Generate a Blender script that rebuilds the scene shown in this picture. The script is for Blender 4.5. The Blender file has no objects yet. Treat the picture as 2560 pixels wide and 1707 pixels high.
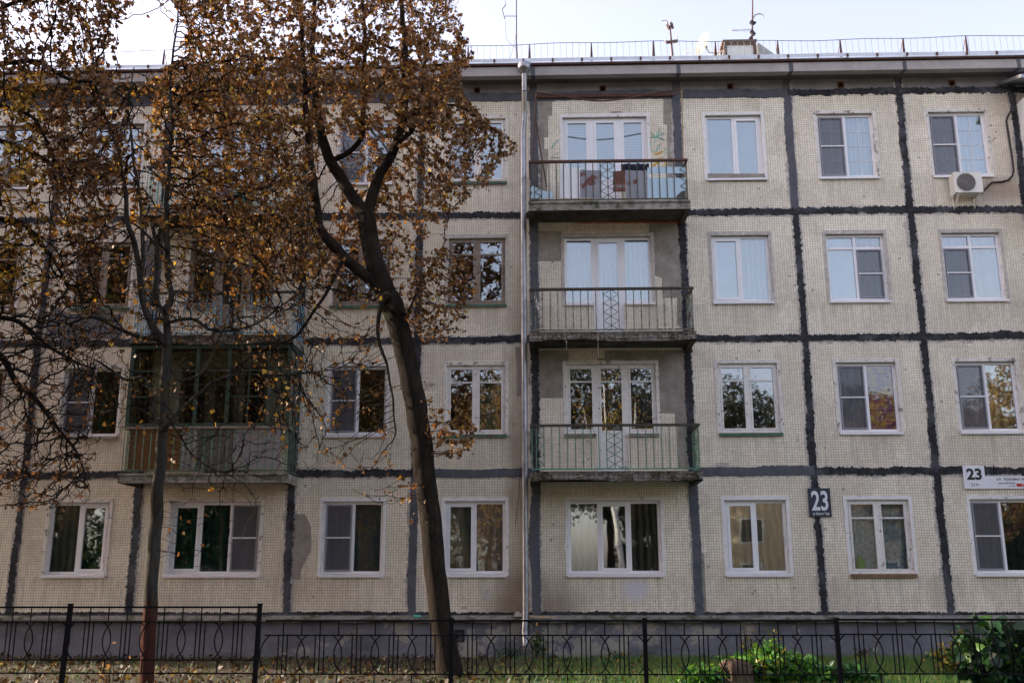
import bpy, math, random
import numpy as np
from mathutils import Vector, Matrix
random.seed(7); rng = np.random.default_rng(7)
R = math.radians
S = bpy.context.scene
COL = S.collection

# ------------------------------------------------------------------ camera, sky, sun, exposure
FPX, PIT, YAW, ROLL = 2489.0, .2346, -.0291, -.0014
CAM = np.array([.1047, -19.723, 1.5509])
_F = np.array([math.sin(YAW)*math.cos(PIT), math.cos(YAW)*math.cos(PIT), math.sin(PIT)])
_r = np.array([math.cos(YAW), -math.sin(YAW), 0.]); _u = np.cross(_r, _F)
_R = _r*math.cos(ROLL)+_u*math.sin(ROLL); _U = -_r*math.sin(ROLL)+_u*math.cos(ROLL)
def at(px, py, Y=0.):
    """world (x, z) of a measured photo point lying in the vertical plane y = Y"""
    d = _F*FPX+_R*(px-1280)-_U*(py-853.5)
    q = CAM+d*(Y-CAM[1])/d[1]
    return q[0], q[2]
def at3(px, py, Y=0.):
    x, z = at(px, py, Y); return (x, Y, z)
cd = bpy.data.cameras.new('camera'); cam = bpy.data.objects.new('camera', cd); COL.objects.link(cam)
cd.sensor_width = 36; cd.lens = FPX/2560*36; cd.clip_end = 1500; cd.clip_start = .05
cam.matrix_world = Matrix(((_R[0], _U[0], -_F[0], CAM[0]), (_R[1], _U[1], -_F[1], CAM[1]), (_R[2], _U[2], -_F[2], CAM[2]), (0, 0, 0, 1)))
S.camera = cam
SUN_EL, SUN_ROT = R(23), R(-80)          # low sun from the left, a little behind the facade
w = bpy.data.worlds.new('World'); S.world = w; w.use_nodes = True
nt = w.node_tree; bg = nt.nodes['Background']; sk = nt.nodes.new('ShaderNodeTexSky')
sk.sky_type = 'NISHITA'; sk.sun_disc = False; sk.sun_elevation = SUN_EL; sk.sun_rotation = SUN_ROT
sk.air_density = 1.0; sk.dust_density = 3.0; sk.ozone_density = 1.0
hs = nt.nodes.new('ShaderNodeHueSaturation'); hs.inputs['Saturation'].default_value = .68      # thin high haze whitens the sky
nt.links.new(sk.outputs[0], hs.inputs['Color']); tn = nt.nodes.new('ShaderNodeMix'); tn.data_type = 'RGBA'; tn.blend_type = 'MULTIPLY'; tn.inputs[0].default_value = 1; tn.inputs[7].default_value = (1.075, .95, .97, 1)
nt.links.new(hs.outputs[0], tn.inputs[6]); nt.links.new(tn.outputs[2], bg.inputs[0]); bg.inputs[1].default_value = .15
sd = bpy.data.lights.new('sun', 'SUN'); sun = bpy.data.objects.new('sun', sd); COL.objects.link(sun)
sd.energy = 3.0; sd.angle = R(.5); sd.color = (1., .88, .70)
tosun = Vector((math.cos(SUN_EL)*math.sin(SUN_ROT), math.cos(SUN_EL)*math.cos(SUN_ROT), math.sin(SUN_EL)))
sun.rotation_euler = tosun.to_track_quat('Z', 'Y').to_euler()
S.view_settings.view_transform = 'Standard'; S.view_settings.look = 'None'
S.view_settings.exposure = 1.79; S.view_settings.gamma = 1
S.cycles.max_bounces = 8; S.cycles.transparent_max_bounces = 16

# ------------------------------------------------------------------ materials
class NT:
    def __init__(s, name):
        s.m = bpy.data.materials.new(name); s.m.use_nodes = True; s.t = s.m.node_tree
        s.b = s.t.nodes['Principled BSDF']; s.out = s.t.nodes['Material Output']
        s.pos = None
    def n(s, typ, **kw):
        x = s.t.nodes.new('ShaderNode'+typ)
        for k, v in kw.items(): setattr(x, k, v)
        return x
    def l(s, a, b): s.t.links.new(a, b)
    def P(s):
        if not s.pos: s.pos = s.n('NewGeometry').outputs['Position']
        return s.pos
    def noise(s, scale, detail=4, rough=.6, vec=None, dist=0, mapscale=None):
        x = s.n('TexNoise'); x.inputs['Scale'].default_value = scale; x.inputs['Detail'].default_value = detail
        x.inputs['Roughness'].default_value = rough; x.inputs['Distortion'].default_value = dist
        v = vec or s.P()
        if mapscale:
            mp = s.n('Mapping'); mp.inputs['Scale'].default_value = mapscale; s.l(v, mp.inputs[0]); v = mp.outputs[0]
        s.l(v, x.inputs['Vector']); return x.outputs[0]
    def ramp(s, fac, stops):
        x = s.n('ValToRGB'); e = x.color_ramp.elements
        while len(e) < len(stops): e.new(.5)
        for i, (p, c) in enumerate(stops):
            e[i].position = p; e[i].color = (c[0], c[1], c[2], 1) if hasattr(c, '__len__') else (c, c, c, 1)
        s.l(fac, x.inputs[0]); return x.outputs[0]
    def mix(s, fac, a, b, mode='MIX'):
        x = s.n('Mix', data_type='RGBA', blend_type=mode)
        for v, i in ((fac, 0), (a, 6), (b, 7)):
            if isinstance(v, (int, float)): x.inputs[i].default_value = v
            elif isinstance(v, tuple): x.inputs[i].default_value = (*v, 1)
            else: s.l(v, x.inputs[i])
        return x.outputs[2]
    def math(s, op, a, b=0.):
        x = s.n('Math', operation=op)
        for v, i in ((a, 0), (b, 1)):
            if isinstance(v, (int, float)): x.inputs[i].default_value = v
            else: s.l(v, x.inputs[i])
        return x.outputs[0]
    def bump(s, h, strength=.3, dist=.01):
        x = s.n('Bump'); x.inputs['Strength'].default_value = strength; x.inputs['Distance'].default_value = dist
        s.l(h, x.inputs['Height']); s.l(x.outputs[0], s.b.inputs['Normal'])
    def col(s, c, rough=.8, metal=0.):
        if isinstance(c, tuple): s.b.inputs['Base Color'].default_value = (*c, 1)
        else: s.l(c, s.b.inputs['Base Color'])
        s.b.inputs['Roughness'].default_value = rough; s.b.inputs['Metallic'].default_value = metal
        return s

def plain(name, c, rough=.8, var=.25, scale=6, metal=0., bump=.15, dirt=None, dscale=3., dlo=.55, dhi=.7):
    m = NT(name); n = m.noise(scale, 5)
    c0 = tuple(v*(1-var) for v in c); c1 = tuple(min(1, v*(1+var)) for v in c)
    cc = m.ramp(n, [(.3, c0), (.7, c1)])
    if dirt: cc = m.mix(m.ramp(m.noise(dscale, 6, .7), [(dlo, 0.), (dhi, 1.)]), cc, dirt)
    m.col(cc, rough, metal)
    if bump: m.bump(m.noise(scale*6, 4), bump, .01)
    return m.m

def tile_mat():
    m = NT('mosaic_tiles'); p = m.P()
    sep = m.n('SeparateXYZ'); m.l(p, sep.inputs[0])
    cmb = m.n('CombineXYZ'); m.l(sep.outputs[0], cmb.inputs[0]); m.l(sep.outputs[2], cmb.inputs[1])
    wob = m.noise(.9, 2, .5)
    wv = m.n('VectorMath', operation='MULTIPLY_ADD'); nz = m.n('TexNoise'); nz.inputs['Scale'].default_value = 1.3
    m.l(cmb.outputs[0], nz.inputs['Vector']); m.l(nz.outputs[1], wv.inputs[0]); wv.inputs[1].default_value = (.012, .012, 0); m.l(cmb.outputs[0], wv.inputs[2])
    br = m.n('TexBrick'); br.offset = 0; br.squash = 1; m.l(wv.outputs[0], br.inputs['Vector'])
    br.inputs['Scale'].default_value = 1; br.inputs['Brick Width'].default_value = .0505; br.inputs['Row Height'].default_value = .0505
    br.inputs['Mortar Size'].default_value = .0028; br.inputs['Mortar Smooth'].default_value = .2; br.inputs['Bias'].default_value = 0
    br.inputs['Color1'].default_value = (.755, .70, .565, 1); br.inputs['Color2'].default_value = (.895, .835, .69, 1); br.inputs['Mortar'].default_value = (.17, .14, .115, 1)
    base = br.outputs[0]
    # tile mats of slightly different batches
    vo = m.n('TexVoronoi', distance='CHEBYCHEV'); vo.inputs['Scale'].default_value = 1.5; m.l(cmb.outputs[0], vo.inputs['Vector'])
    bw = m.n('RGBToBW'); m.l(vo.outputs['Color'], bw.inputs[0])
    base = m.mix(.35, base, m.ramp(bw.outputs[0], [(.2, (.8, .74, .66)), (.8, (1.15, 1.12, 1.08))]), 'MULTIPLY')
    d1 = m.ramp(m.noise(.55, 7, .65), [(.42, 0.), (.72, 1.)])
    base = m.mix(m.math('MULTIPLY', d1, .36), base, (.30, .255, .20))
    st = m.ramp(m.noise(2.2, 5, .6, mapscale=(3.2, 1, .35)), [(.52, 0.), (.75, 1.)])
    base = m.mix(m.math('MULTIPLY', st, .32), base, (.27, .23, .19))
    # single tiles and small blocks that have fallen off, rain streaks below the sill lines
    def cell(sz):
        a = m.math('FLOOR', m.math('DIVIDE', sep.outputs[0], sz)); b_ = m.math('FLOOR', m.math('DIVIDE', sep.outputs[2], sz)); c_ = m.n('CombineXYZ'); m.l(a, c_.inputs[0]); m.l(b_, c_.inputs[1])
        wn = m.n('TexWhiteNoise', noise_dimensions='2D'); m.l(c_.outputs[0], wn.inputs['Vector']); return wn.outputs['Value']
    base = m.mix(m.math('MULTIPLY', m.math('LESS_THAN', cell(.0505), m.math('MULTIPLY', m.ramp(m.noise(1.4, 4), [(.5, 0.), (.65, 1.)]), .010)), .6), base, (.15, .13, .11))
    base = m.mix(m.math('MULTIPLY', m.math('LESS_THAN', cell(.2525), .0015), .5), base, (.24, .21, .18))
    base = m.mix(m.math('MULTIPLY', m.math('LESS_THAN', cell(.0505*8), .22), .12), base, (.45, .36, .26))
    fr_ = m.math('FRACT', m.math('DIVIDE', m.math('SUBTRACT', sep.outputs[2], 1.60), 2.71)); sk_ = m.math('MULTIPLY', m.ramp(fr_, [(.70, 0.), (.985, 1.)]), m.ramp(m.noise(5, 5, .7, mapscale=(1.6, 1, .12)), [(.47, 0.), (.75, .6)]))
    base = m.mix(sk_, base, (.20, .165, .13))
    # rusty seepage at the foot of the leaking downpipe
    def blob(cx, cz, rx, rz, c, amt, base):
        dx = m.math('DIVIDE', m.math('SUBTRACT', sep.outputs[0], cx), rx); dz = m.math('DIVIDE', m.math('SUBTRACT', sep.outputs[2], cz), rz)
        r = m.math('SQRT', m.math('ADD', m.math('MULTIPLY', dx, dx), m.math('MULTIPLY', dz, dz)))
        r = m.math('ADD', r, m.math('MULTIPLY', m.math('SUBTRACT', wob, .5), 1.0))
        f = m.ramp(r, [(.25, amt), (1., 0.)]); return m.mix(f, base, c)
    base = blob(-.42, .95, .75, 1.0, (.10, .05, .025), .72, base)
    base = blob(.38, 1.0, .7, .75, (.12, .065, .035), .6, base)
    base = blob(-.35, 4.5, .35, 6.0, (.20, .13, .06), .5, base)
    base = blob(9.7, 9.45, .7, .35, (.22, .12, .07), .6, base)
    base = blob(1.9, 1.35, .33, .28, (.55, .55, .62), .8, base)
    hg = m.ramp(sep.outputs[2], [(0., 1.), (1., 0.)]); 
    lowf = m.math('MULTIPLY', m.math('LESS_THAN', sep.outputs[2], 1.6), .0)
    m.col(base, .45); m.bump(m.math('ADD', br.outputs['Fac'], m.math('MULTIPLY', m.noise(9, 3), -.6)), -.5, .004)
    return m.m

def concrete(name, c0, c1, scale=3, bump=.5, grid=False, moss=None):
    m = NT(name); cc = m.ramp(m.noise(scale, 8, .7), [(.3, c0), (.7, c1)])
    if name == 'bitumen_joint': cc = m.mix(m.ramp(m.noise(1.1, 6, .7), [(.50, 0.), (.60, .7)]), cc, (.115, .12, .135))
    sp = m.ramp(m.noise(60, 3, .8), [(.35, .75), (.75, 1.2)]); cc = m.mix(.8, cc, sp, 'MULTIPLY')
    if grid:
        sep = m.n('SeparateXYZ'); m.l(m.P(), sep.inputs[0]); cmb = m.n('CombineXYZ'); m.l(sep.outputs[0], cmb.inputs[0]); m.l(sep.outputs[2], cmb.inputs[1])
        br = m.n('TexBrick'); br.offset = 0; m.l(cmb.outputs[0], br.inputs['Vector']); br.inputs['Scale'].default_value = 1
        br.inputs['Brick Width'].default_value = .0505; br.inputs['Row Height'].default_value = .0505; br.inputs['Mortar Size'].default_value = .002
        f = m.math('MULTIPLY', br.outputs['Fac'], m.ramp(m.noise(3.5, 4), [(.45, 0.), (.6, .55)]))
        cc = m.mix(f, cc, tuple(v*.45 for v in c0))
    if moss: cc = m.mix(m.ramp(m.noise(4, 6, .7), [(.5, 0.), (.64, .85)]), cc, moss)
    m.col(cc, .95); m.b.inputs['Specular IOR Level'].default_value = .2; m.bump(m.noise(28, 8, .75), bump, .03); return m.m

def glass_mat(name, refl=.22, tint=(.86, .93, .93)):
    m = NT(name); g = m.n('BsdfGlossy'); g.inputs['Roughness'].default_value = .015
    nz = m.noise(.9, 2, .5); bp = m.n('Bump'); bp.inputs['Strength'].default_value = .05; bp.inputs['Distance'].default_value = .05
    m.l(nz, bp.inputs['Height']); m.l(bp.outputs[0], g.inputs['Normal'])
    g.inputs['Color'].default_value = (.95, .97, 1, 1)
    t = m.n('BsdfTransparent'); t.inputs[0].default_value = (*tint, 1)
    lw = m.n('Fresnel'); lw.inputs[0].default_value = 1.5
    mx = m.n('MixShader'); f = m.math('MINIMUM', m.math('ADD', m.math('MULTIPLY', lw.outputs[0], 1.0), refl-.04), 1.0)
    m.l(f, mx.inputs[0]); m.l(t.outputs[0], mx.inputs[1]); m.l(g.outputs[0], mx.inputs[2]); m.l(mx.outputs[0], m.out.inputs[0]); return m.m

def cloth(name, c, stripe=None, freq=20, horiz=False, c2=None, noise=0, nscale=6, trans=.0):
    m = NT(name); cc = m.ramp(m.noise(3, 4), [(.3, tuple(v*.85 for v in c)), (.7, c)])
    if stripe:
        wv = m.n('TexWave', wave_type='BANDS', bands_direction='Z' if horiz else 'X'); wv.inputs['Scale'].default_value = freq; wv.inputs['Distortion'].default_value = 2.5 if not horiz else .4; wv.inputs['Detail'].default_value = 3
        m.l(m.P(), wv.inputs[0]); cc = m.mix(m.ramp(wv.outputs[1], [(.35, 0.), (.65, 1.)]), cc, stripe)
    if c2: cc = m.mix(m.ramp(m.noise(nscale, 5, .7), [(.45, 0.), (.6, 1.)]), cc, c2)
    m.col(cc, .9); return m.m

def leaf_mat(name, trans=.45, rough=.5):
    m = NT(name); a = m.n('Attribute', attribute_name='tint'); c = a.outputs['Color']
    v = m.ramp(m.noise(40, 2), [(.3, .75), (.7, 1.15)]); c = m.mix(1., c, v, 'MULTIPLY')
    m.col(c, rough); tr = m.n('BsdfTranslucent'); m.l(m.mix(1., c, (1.2, .95, .5), 'MULTIPLY'), tr.inputs[0])
    mx = m.n('MixShader'); mx.inputs[0].default_value = trans; m.l(m.b.outputs[0], mx.inputs[1]); m.l(tr.outputs[0], mx.inputs[2]); m.l(mx.outputs[0], m.out.inputs[0]); return m.m

def net_mat():
    m = NT('mosquito_net'); d = m.n('BsdfDiffuse'); d.inputs[0].default_value = (.17, .17, .19, 1); t = m.n('BsdfTransparent')
    mx = m.n('MixShader'); mx.inputs[0].default_value = .5; m.l(t.outputs[0], mx.inputs[1]); m.l(d.outputs[0], mx.inputs[2]); m.l(mx.outputs[0], m.out.inputs[0]); return m.m

def bark_mat(name, c0, c1, moss=(.10, .10, .03), red=None):
    m = NT(name); cc = m.ramp(m.noise(9, 8, .75, mapscale=(1, 1, .22)), [(.3, c0), (.7, c1)])
    cc = m.mix(m.ramp(m.noise(2.3, 5, .7), [(.56, 0.), (.68, .6)]), cc, moss)
    if red:
        sep = m.n('SeparateXYZ'); m.l(m.P(), sep.inputs[0])
        z = m.math('ADD', m.math('MULTIPLY', m.noise(5, 3), .5), sep.outputs[2])
        cc = m.mix(m.ramp(m.math('MULTIPLY', z, .5), [(.66, .75), (.8, 0.)]), cc, red)
    m.col(cc, 1.); m.b.inputs['Specular IOR Level'].default_value = .1; m.bump(m.noise(34, 7, .8, mapscale=(1, 1, .18)), 1., .05); return m.m

M = {}
M['tile'] = tile_mat()
M['plaster'] = plain('surround_plaster', (.68, .65, .60), .85, .15, 9, dirt=(.22, .2, .17), dscale=7, dlo=.55, dhi=.62)
M['plaster_white'] = plain('white_surround_paint', (.74, .73, .72), .7, .1, 9, dirt=(.33, .31, .28), dscale=8, dlo=.6, dhi=.66)
M['plaster_grey'] = plain('grey_surround_plaster', (.46, .43, .39), .9, .25, 9, dirt=(.6, .58, .54), dscale=8, dlo=.57, dhi=.62)
M['bare'] = concrete('bare_plaster', (.21, .185, .16), (.44, .40, .35), 2.6, .6, grid=True)
M['bitumen'] = concrete('bitumen_joint', (.016, .016, .019), (.062, .062, .072), 9, .9)
M['smear'] = concrete('primer_smear', (.33, .315, .30), (.60, .56, .51), 6, .3)
M['greyjoint'] = concrete('grey_painted_joint', (.085, .09, .105), (.14, .145, .165), 4, .7)
M['patchgrey'] = plain('grey_paint_patch', (.13, .13, .14), .9, .2, 2)
M['attic'] = concrete('attic_concrete', (.17, .165, .175), (.31, .30, .31), 1.4, .3)
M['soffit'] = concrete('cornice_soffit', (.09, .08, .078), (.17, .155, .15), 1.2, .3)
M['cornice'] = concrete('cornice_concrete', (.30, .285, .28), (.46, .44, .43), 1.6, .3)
M['plinth'] = concrete('plinth_paint', (.075, .075, .088), (.15, .15, .17), 1.1, .25, moss=None)
_n = NT('peeling_plinth_paint'); _c = _n.ramp(_n.noise(1.1, 8, .7), [(.3, (.12, .12, .14)), (.7, (.23, .23, .26))]); _s = _n.n('SeparateXYZ'); _n.l(_n.P(), _s.inputs[0])
_f = _n.math('SUBTRACT', _n.noise(2.1, 7, .72), _n.math('MULTIPLY', _n.math('ABSOLUTE', _n.math('SUBTRACT', _s.outputs[0], .6)), .022)); _c = _n.mix(_n.ramp(_f, [(.475, 0.), (.50, .9)]), _c, (.34, .32, .27))
_c = _n.mix(_n.ramp(_n.noise(.8, 6, .7, mapscale=(1, 1, 2)), [(.5, 0.), (.7, .6)]), _c, (.035, .035, .038)); _n.col(_c, .9); _n.b.inputs['Specular IOR Level'].default_value = .2; _n.bump(_n.noise(20, 6), .3, .02); M['plinth'] = _n.m
M['ledge'] = concrete('ledge_concrete', (.16, .155, .14), (.33, .32, .29), 3, .7, moss=(.05, .055, .02))
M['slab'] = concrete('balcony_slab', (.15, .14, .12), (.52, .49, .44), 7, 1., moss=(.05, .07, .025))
M['slabunder'] = concrete('slab_underside', (.018, .016, .013), (.15, .135, .11), 2.2, .6)  # shade under the slab darkened into the concrete colour
M['pvc'] = plain('white_plastic', (.80, .80, .82), .35, .04, 3, bump=0)
M['oldwood'] = plain('old_white_paint', (.74, .72, .68), .7, .1, 8, dirt=(.20, .15, .11), dscale=14, dlo=.6, dhi=.66)
M['greywood'] = plain('dull_old_paint', (.27, .225, .18), .8, .2, 8, dirt=(.12, .09, .07), dscale=14, dlo=.55, dhi=.64)
M['greenpaint'] = plain('flaking_green_paint', (.06, .13, .09), .7, .3, 9, dirt=(.10, .06, .035), dscale=11, dlo=.52, dhi=.6)
M['brownsill'] = plain('weathered_wood_sill', (.18, .11, .06), .8, .3, 12)
M['whitesill'] = plain('white_metal_sill', (.74, .73, .76), .45, .06, 6, bump=0, dirt=(.25, .08, .05), dscale=18, dlo=.68, dhi=.7)
M['glass'] = glass_mat('window_glass', .18); M['glassdim'] = glass_mat('dull_glass', .13, (.75, .8, .78))
M['glassclear'] = glass_mat('clear_glass', .075); M['net'] = net_mat()
M['netframe'] = plain('net_frame_grey', (.24, .24, .27), .5, .1, 4, bump=0)
M['room'] = plain('room_walls', (.30, .27, .23), .9, .2, 1)
M['zinc'] = plain('galvanised_sheet', (.30, .31, .335), .42, .3, 5, metal=.85, bump=.4, dirt=(.12, .10, .08), dscale=5, dlo=.6, dhi=.7)
M['zincdark'] = plain('dull_galvanised_sheet', (.33, .32, .30), .5, .2, 5, metal=.6)
M['roofsheet'] = plain('roof_sheet', (.55, .57, .60), .4, .12, 3, metal=.5)
M['rust'] = plain('rusty_iron', (.09, .042, .03), .85, .4, 20, dirt=(.03, .02, .018), dscale=9)
M['rustygreen'] = plain('rusty_green_iron', (.055, .075, .05), .8, .4, 20, dirt=(.12, .06, .03), dscale=14, dlo=.48, dhi=.58)
M['railwhite'] = plain('flaking_pale_iron', (.24, .27, .23), .8, .4, 20, dirt=(.06, .05, .03), dscale=13, dlo=.45, dhi=.55)
M['railblue'] = plain('blue_painted_iron', (.13, .33, .48), .6, .25, 20, dirt=(.05, .1, .14), dscale=13)
M['railteal'] = plain('teal_painted_iron', (.15, .34, .34), .6, .25, 20, dirt=(.06, .1, .1), dscale=13)
M['railgreen'] = plain('green_painted_iron', (.075, .19, .12), .6, .3, 20, dirt=(.12, .07, .035), dscale=13, dlo=.52, dhi=.6)
M['darkwood'] = plain('dark_weathered_handrail', (.055, .045, .035), .85, .35, 14, dirt=(.05, .08, .04), dscale=5)
M['fence'] = plain('black_fence_paint', (.006, .006, .008), .75, .3, 20, dirt=(.03, .014, .01), dscale=7, dlo=.64, dhi=.72)
M['fence'].node_tree.nodes['Principled BSDF'].inputs['Specular IOR Level'].default_value = .15
M['bark1'] = bark_mat('linden_bark', (.009, .007, .006), (.050, .039, .031), moss=(.05, .05, .03))
M['bark2'] = bark_mat('young_linden_bark', (.018, .017, .014), (.125, .115, .096), moss=(.075, .07, .025), red=(.085, .022, .012))
M['twig'] = bark_mat('twig_bark', (.010, .008, .007), (.030, .024, .020), moss=(.04, .035, .02))
M['leaf'] = leaf_mat('autumn_leaves', .36, .6); M['leafgreen'] = leaf_mat('green_leaves', .35, .45)
M['black'] = plain('black_plastic', (.012, .012, .014), .6, .2, 8, bump=0)
M['whiteplastic'] = plain('aged_white_plastic', (.70, .68, .63), .45, .06, 5, bump=0)
M['signblue'] = plain('dark_blue_enamel', (.012, .022, .045), .35, .15, 5, bump=0)
M['signwhite'] = plain('white_enamel', (.74, .75, .80), .4, .04, 5, bump=0)
M['lettersoft'] = plain('pale_enamel_lettering', (.68, .72, .76), .4, .05, 6, bump=0)
M['letterblack'] = plain('black_lettering', (.012, .012, .015), .4, .05, 6, bump=0)
M['signred'] = plain('red_label', (.50, .02, .02), .4, .1, 6, bump=0)

# ------------------------------------------------------------------ mesh helpers
class MB:
    def __init__(s): s.v = []; s.f = []; s.sm = []
    def add(s, vs, fs, smooth=False):
        o = len(s.v); s.v += [tuple(p) for p in vs]; s.f += [tuple(i+o for i in f) for f in fs]; s.sm += [smooth]*len(fs); return s
    def box(s, x0, x1, y0, y1, z0, z1):
        return s.add([(x0, y0, z0), (x1, y0, z0), (x1, y1, z0), (x0, y1, z0), (x0, y0, z1), (x1, y0, z1), (x1, y1, z1), (x0, y1, z1)],
                     [(0, 3, 2, 1), (4, 5, 6, 7), (0, 1, 5, 4), (1, 2, 6, 5), (2, 3, 7, 6), (3, 0, 4, 7)])
    def quad(s, a, b, c, d): return s.add([a, b, c, d], [(0, 1, 2, 3)])
    def tube(s, pts, r, n=8, caps=True, smooth=True):
        P = [Vector(p) for p in pts]; rr = r if hasattr(r, '__len__') else [r]*len(P); vs = []; fs = []
        up = Vector((.0123, .017, 1)); prev = None
        for i, p in enumerate(P):
            d = (P[min(i+1, len(P)-1)]-P[max(i-1, 0)])
            d = d.normalized() if d.length > 1e-9 else Vector((0, 0, 1))
            a = (prev if prev else (up if abs(d.z) < .95 else Vector((1, .01, 0))))
            a = (a-d*a.dot(d)); a = a.normalized() if a.length > 1e-6 else d.orthogonal().normalized(); prev = a; b = d.cross(a)
            for k in range(n):
                t = 2*math.pi*k/n; vs.append(p+(a*math.cos(t)+b*math.sin(t))*rr[i])
        for i in range(len(P)-1):
            for k in range(n): fs.append((i*n+k, i*n+(k+1) % n, (i+1)*n+(k+1) % n, (i+1)*n+k))
        if caps and smooth:
            s.add(vs, fs, True); s.add(vs[:n], [tuple(range(n))[::-1]]); return s.add(vs[-n:], [tuple(range(n))])
        if caps: fs += [tuple(range(n))[::-1], tuple((len(P)-1)*n+k for k in range(n))]
        return s.add(vs, fs, smooth)
    def bar(s, p, q, w): return s.tube([p, q], w*.7071, 4, True, False)
    def prism(s, poly, y0, y1):
        """outline given in (x, z), extruded between y0 (front) and y1"""
        n = len(poly); a = sum(poly[i][0]*poly[(i+1) % n][1]-poly[(i+1) % n][0]*poly[i][1] for i in range(n))
        if a < 0: poly = poly[::-1]
        vs = [(x, y0, z) for x, z in poly]+[(x, y1, z) for x, z in poly]
        return s.add(vs, [tuple(range(n)), tuple(range(n, 2*n))[::-1]]+[(i, i+n, (i+1) % n+n, (i+1) % n) for i in range(n)])
    def build(s, name, mat, parent=None):
        me = bpy.data.meshes.new(name); me.from_pydata(s.v, [], s.f); me.materials.append(mat)
        me.polygons.foreach_set('use_smooth', s.sm); me.update()
        o = bpy.data.objects.new(name, me); COL.objects.link(o)
        if parent: o.parent = parent
        return o
def empty(name, loc=(0, 0, 0)):
    o = bpy.data.objects.new(name, None); COL.objects.link(o); o.location = loc; o.empty_display_size = .2; return o
def tag(o, label=None, cat=None, group=None, kind=None):
    for k, v in (('label', label), ('category', cat), ('group', group), ('kind', kind)):
        if v: o[k] = v
    return o
def center(o):
    """put a parentless mesh's origin at the foot of its mesh"""
    co = np.array([v.co[:] for v in o.data.vertices]); c = Vector(((co[:, 0].min()+co[:, 0].max())/2, (co[:, 1].min()+co[:, 1].max())/2, co[:, 2].min()))
    o.data.transform(Matrix.Translation(-c)); o.location = c; return o
def text_mb(txt, x, z, h, y, mat, name, parent, sx=1., dx=0., bold=0., sp=1.):
    cu = bpy.data.curves.new(name, 'FONT'); cu.body = txt; cu.size = 1; cu.extrude = .01; cu.align_x = 'CENTER'; cu.offset = bold; cu.space_character = sp
    t = bpy.data.objects.new('t', cu); COL.objects.link(t); bpy.context.view_layer.update()
    me = bpy.data.meshes.new_from_object(t.evaluated_get(bpy.context.evaluated_depsgraph_get())); bpy.data.objects.remove(t)
    co = np.array([v.co[:] for v in me.vertices]); zmin, zmax = co[:, 1].min(), co[:, 1].max(); k = h/(zmax-zmin)
    xc = (co[:, 0].min()+co[:, 0].max())/2
    for v, c in zip(me.vertices, co): v.co = (x+(c[0]-xc)*k*sx, y-.003-c[2]*.1, z+(c[1]-zmin)*k)
    me.materials.clear(); me.materials.append(mat); o = bpy.data.objects.new(name, me); COL.objects.link(o); o.parent = parent; return o

GZ = .12                                    # ground level
XL, XR = -19., 30.                          # ends of the building
ROWS = [.9, 3.6, 6.3, 9.0, 11.7]
def G3(r, x, y):
    o = {1: (0, 0), 2: (800, 0), 3: (1660, 0), 4: (0, 550), 5: (800, 550), 6: (1660, 550), 7: (0, 1107), 8: (800, 1107), 9: (1660, 1107)}[r]
    return o[0]+x*.38265, o[1]+y*.38265

# ------------------------------------------------------------------ ground
g = MB(); n = 60
gx = np.concatenate([np.linspace(-400, -15, 12), np.linspace(-14, 14, 57), np.linspace(15, 400, 12)])
gy = np.concatenate([np.linspace(-400, -13, 12), np.linspace(-12, 0.2, 50), np.linspace(1, 400, 12)])
vs = []
for yy in gy:
    for xx in gx:
        b = .035*math.sin(xx*1.7+yy*.9)*math.sin(yy*2.1-xx*.4)+random.uniform(-.012, .012) if abs(xx) < 14.5 and -12.5 < yy < -.4 else 0
        vs.append((xx, yy, GZ+b*.6))
nx = len(gx); g.add(vs, [(j*nx+i, j*nx+i+1, (j+1)*nx+i+1, (j+1)*nx+i) for j in range(len(gy)-1) for i in range(nx-1)], True)
m = NT('soil_and_turf'); sep = m.n('SeparateXYZ'); m.l(m.P(), sep.inputs[0])
soil = m.ramp(m.noise(7, 8, .8), [(.3, (.014, .010, .007)), (.5, (.04, .027, .016)), (.75, (.085, .055, .03))])
grs = m.ramp(m.noise(5, 6, .8), [(.3, (.015, .03, .008)), (.7, (.05, .10, .02))])
fx = m.ramp(m.math('ADD', m.math('MULTIPLY', sep.outputs[0], .09), m.math('ADD', m.noise(.8, 5), 0.)), [(.36, 0.), (.56, 1.)])
m.col(m.mix(fx, soil, grs), 1.); m.bump(m.noise(30, 6, .8), .8, .03)
tag(g.build('ground', m.m), 'leaf strewn earth and thin grass in front of the building', 'ground', kind='structure')
pv = MB().box(-4, 120, -60, -13.5, GZ-.3, GZ+.08);  # unseen paving, pale tone and extent set for bounce light
tag(center(pv.build('pavement', plain('pale_bounce_paving', (.33, .31, .275), .9, .15, 3))), 'concrete yard behind the fence, made pale to bounce light on the facade', 'pavement', kind='structure')

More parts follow.
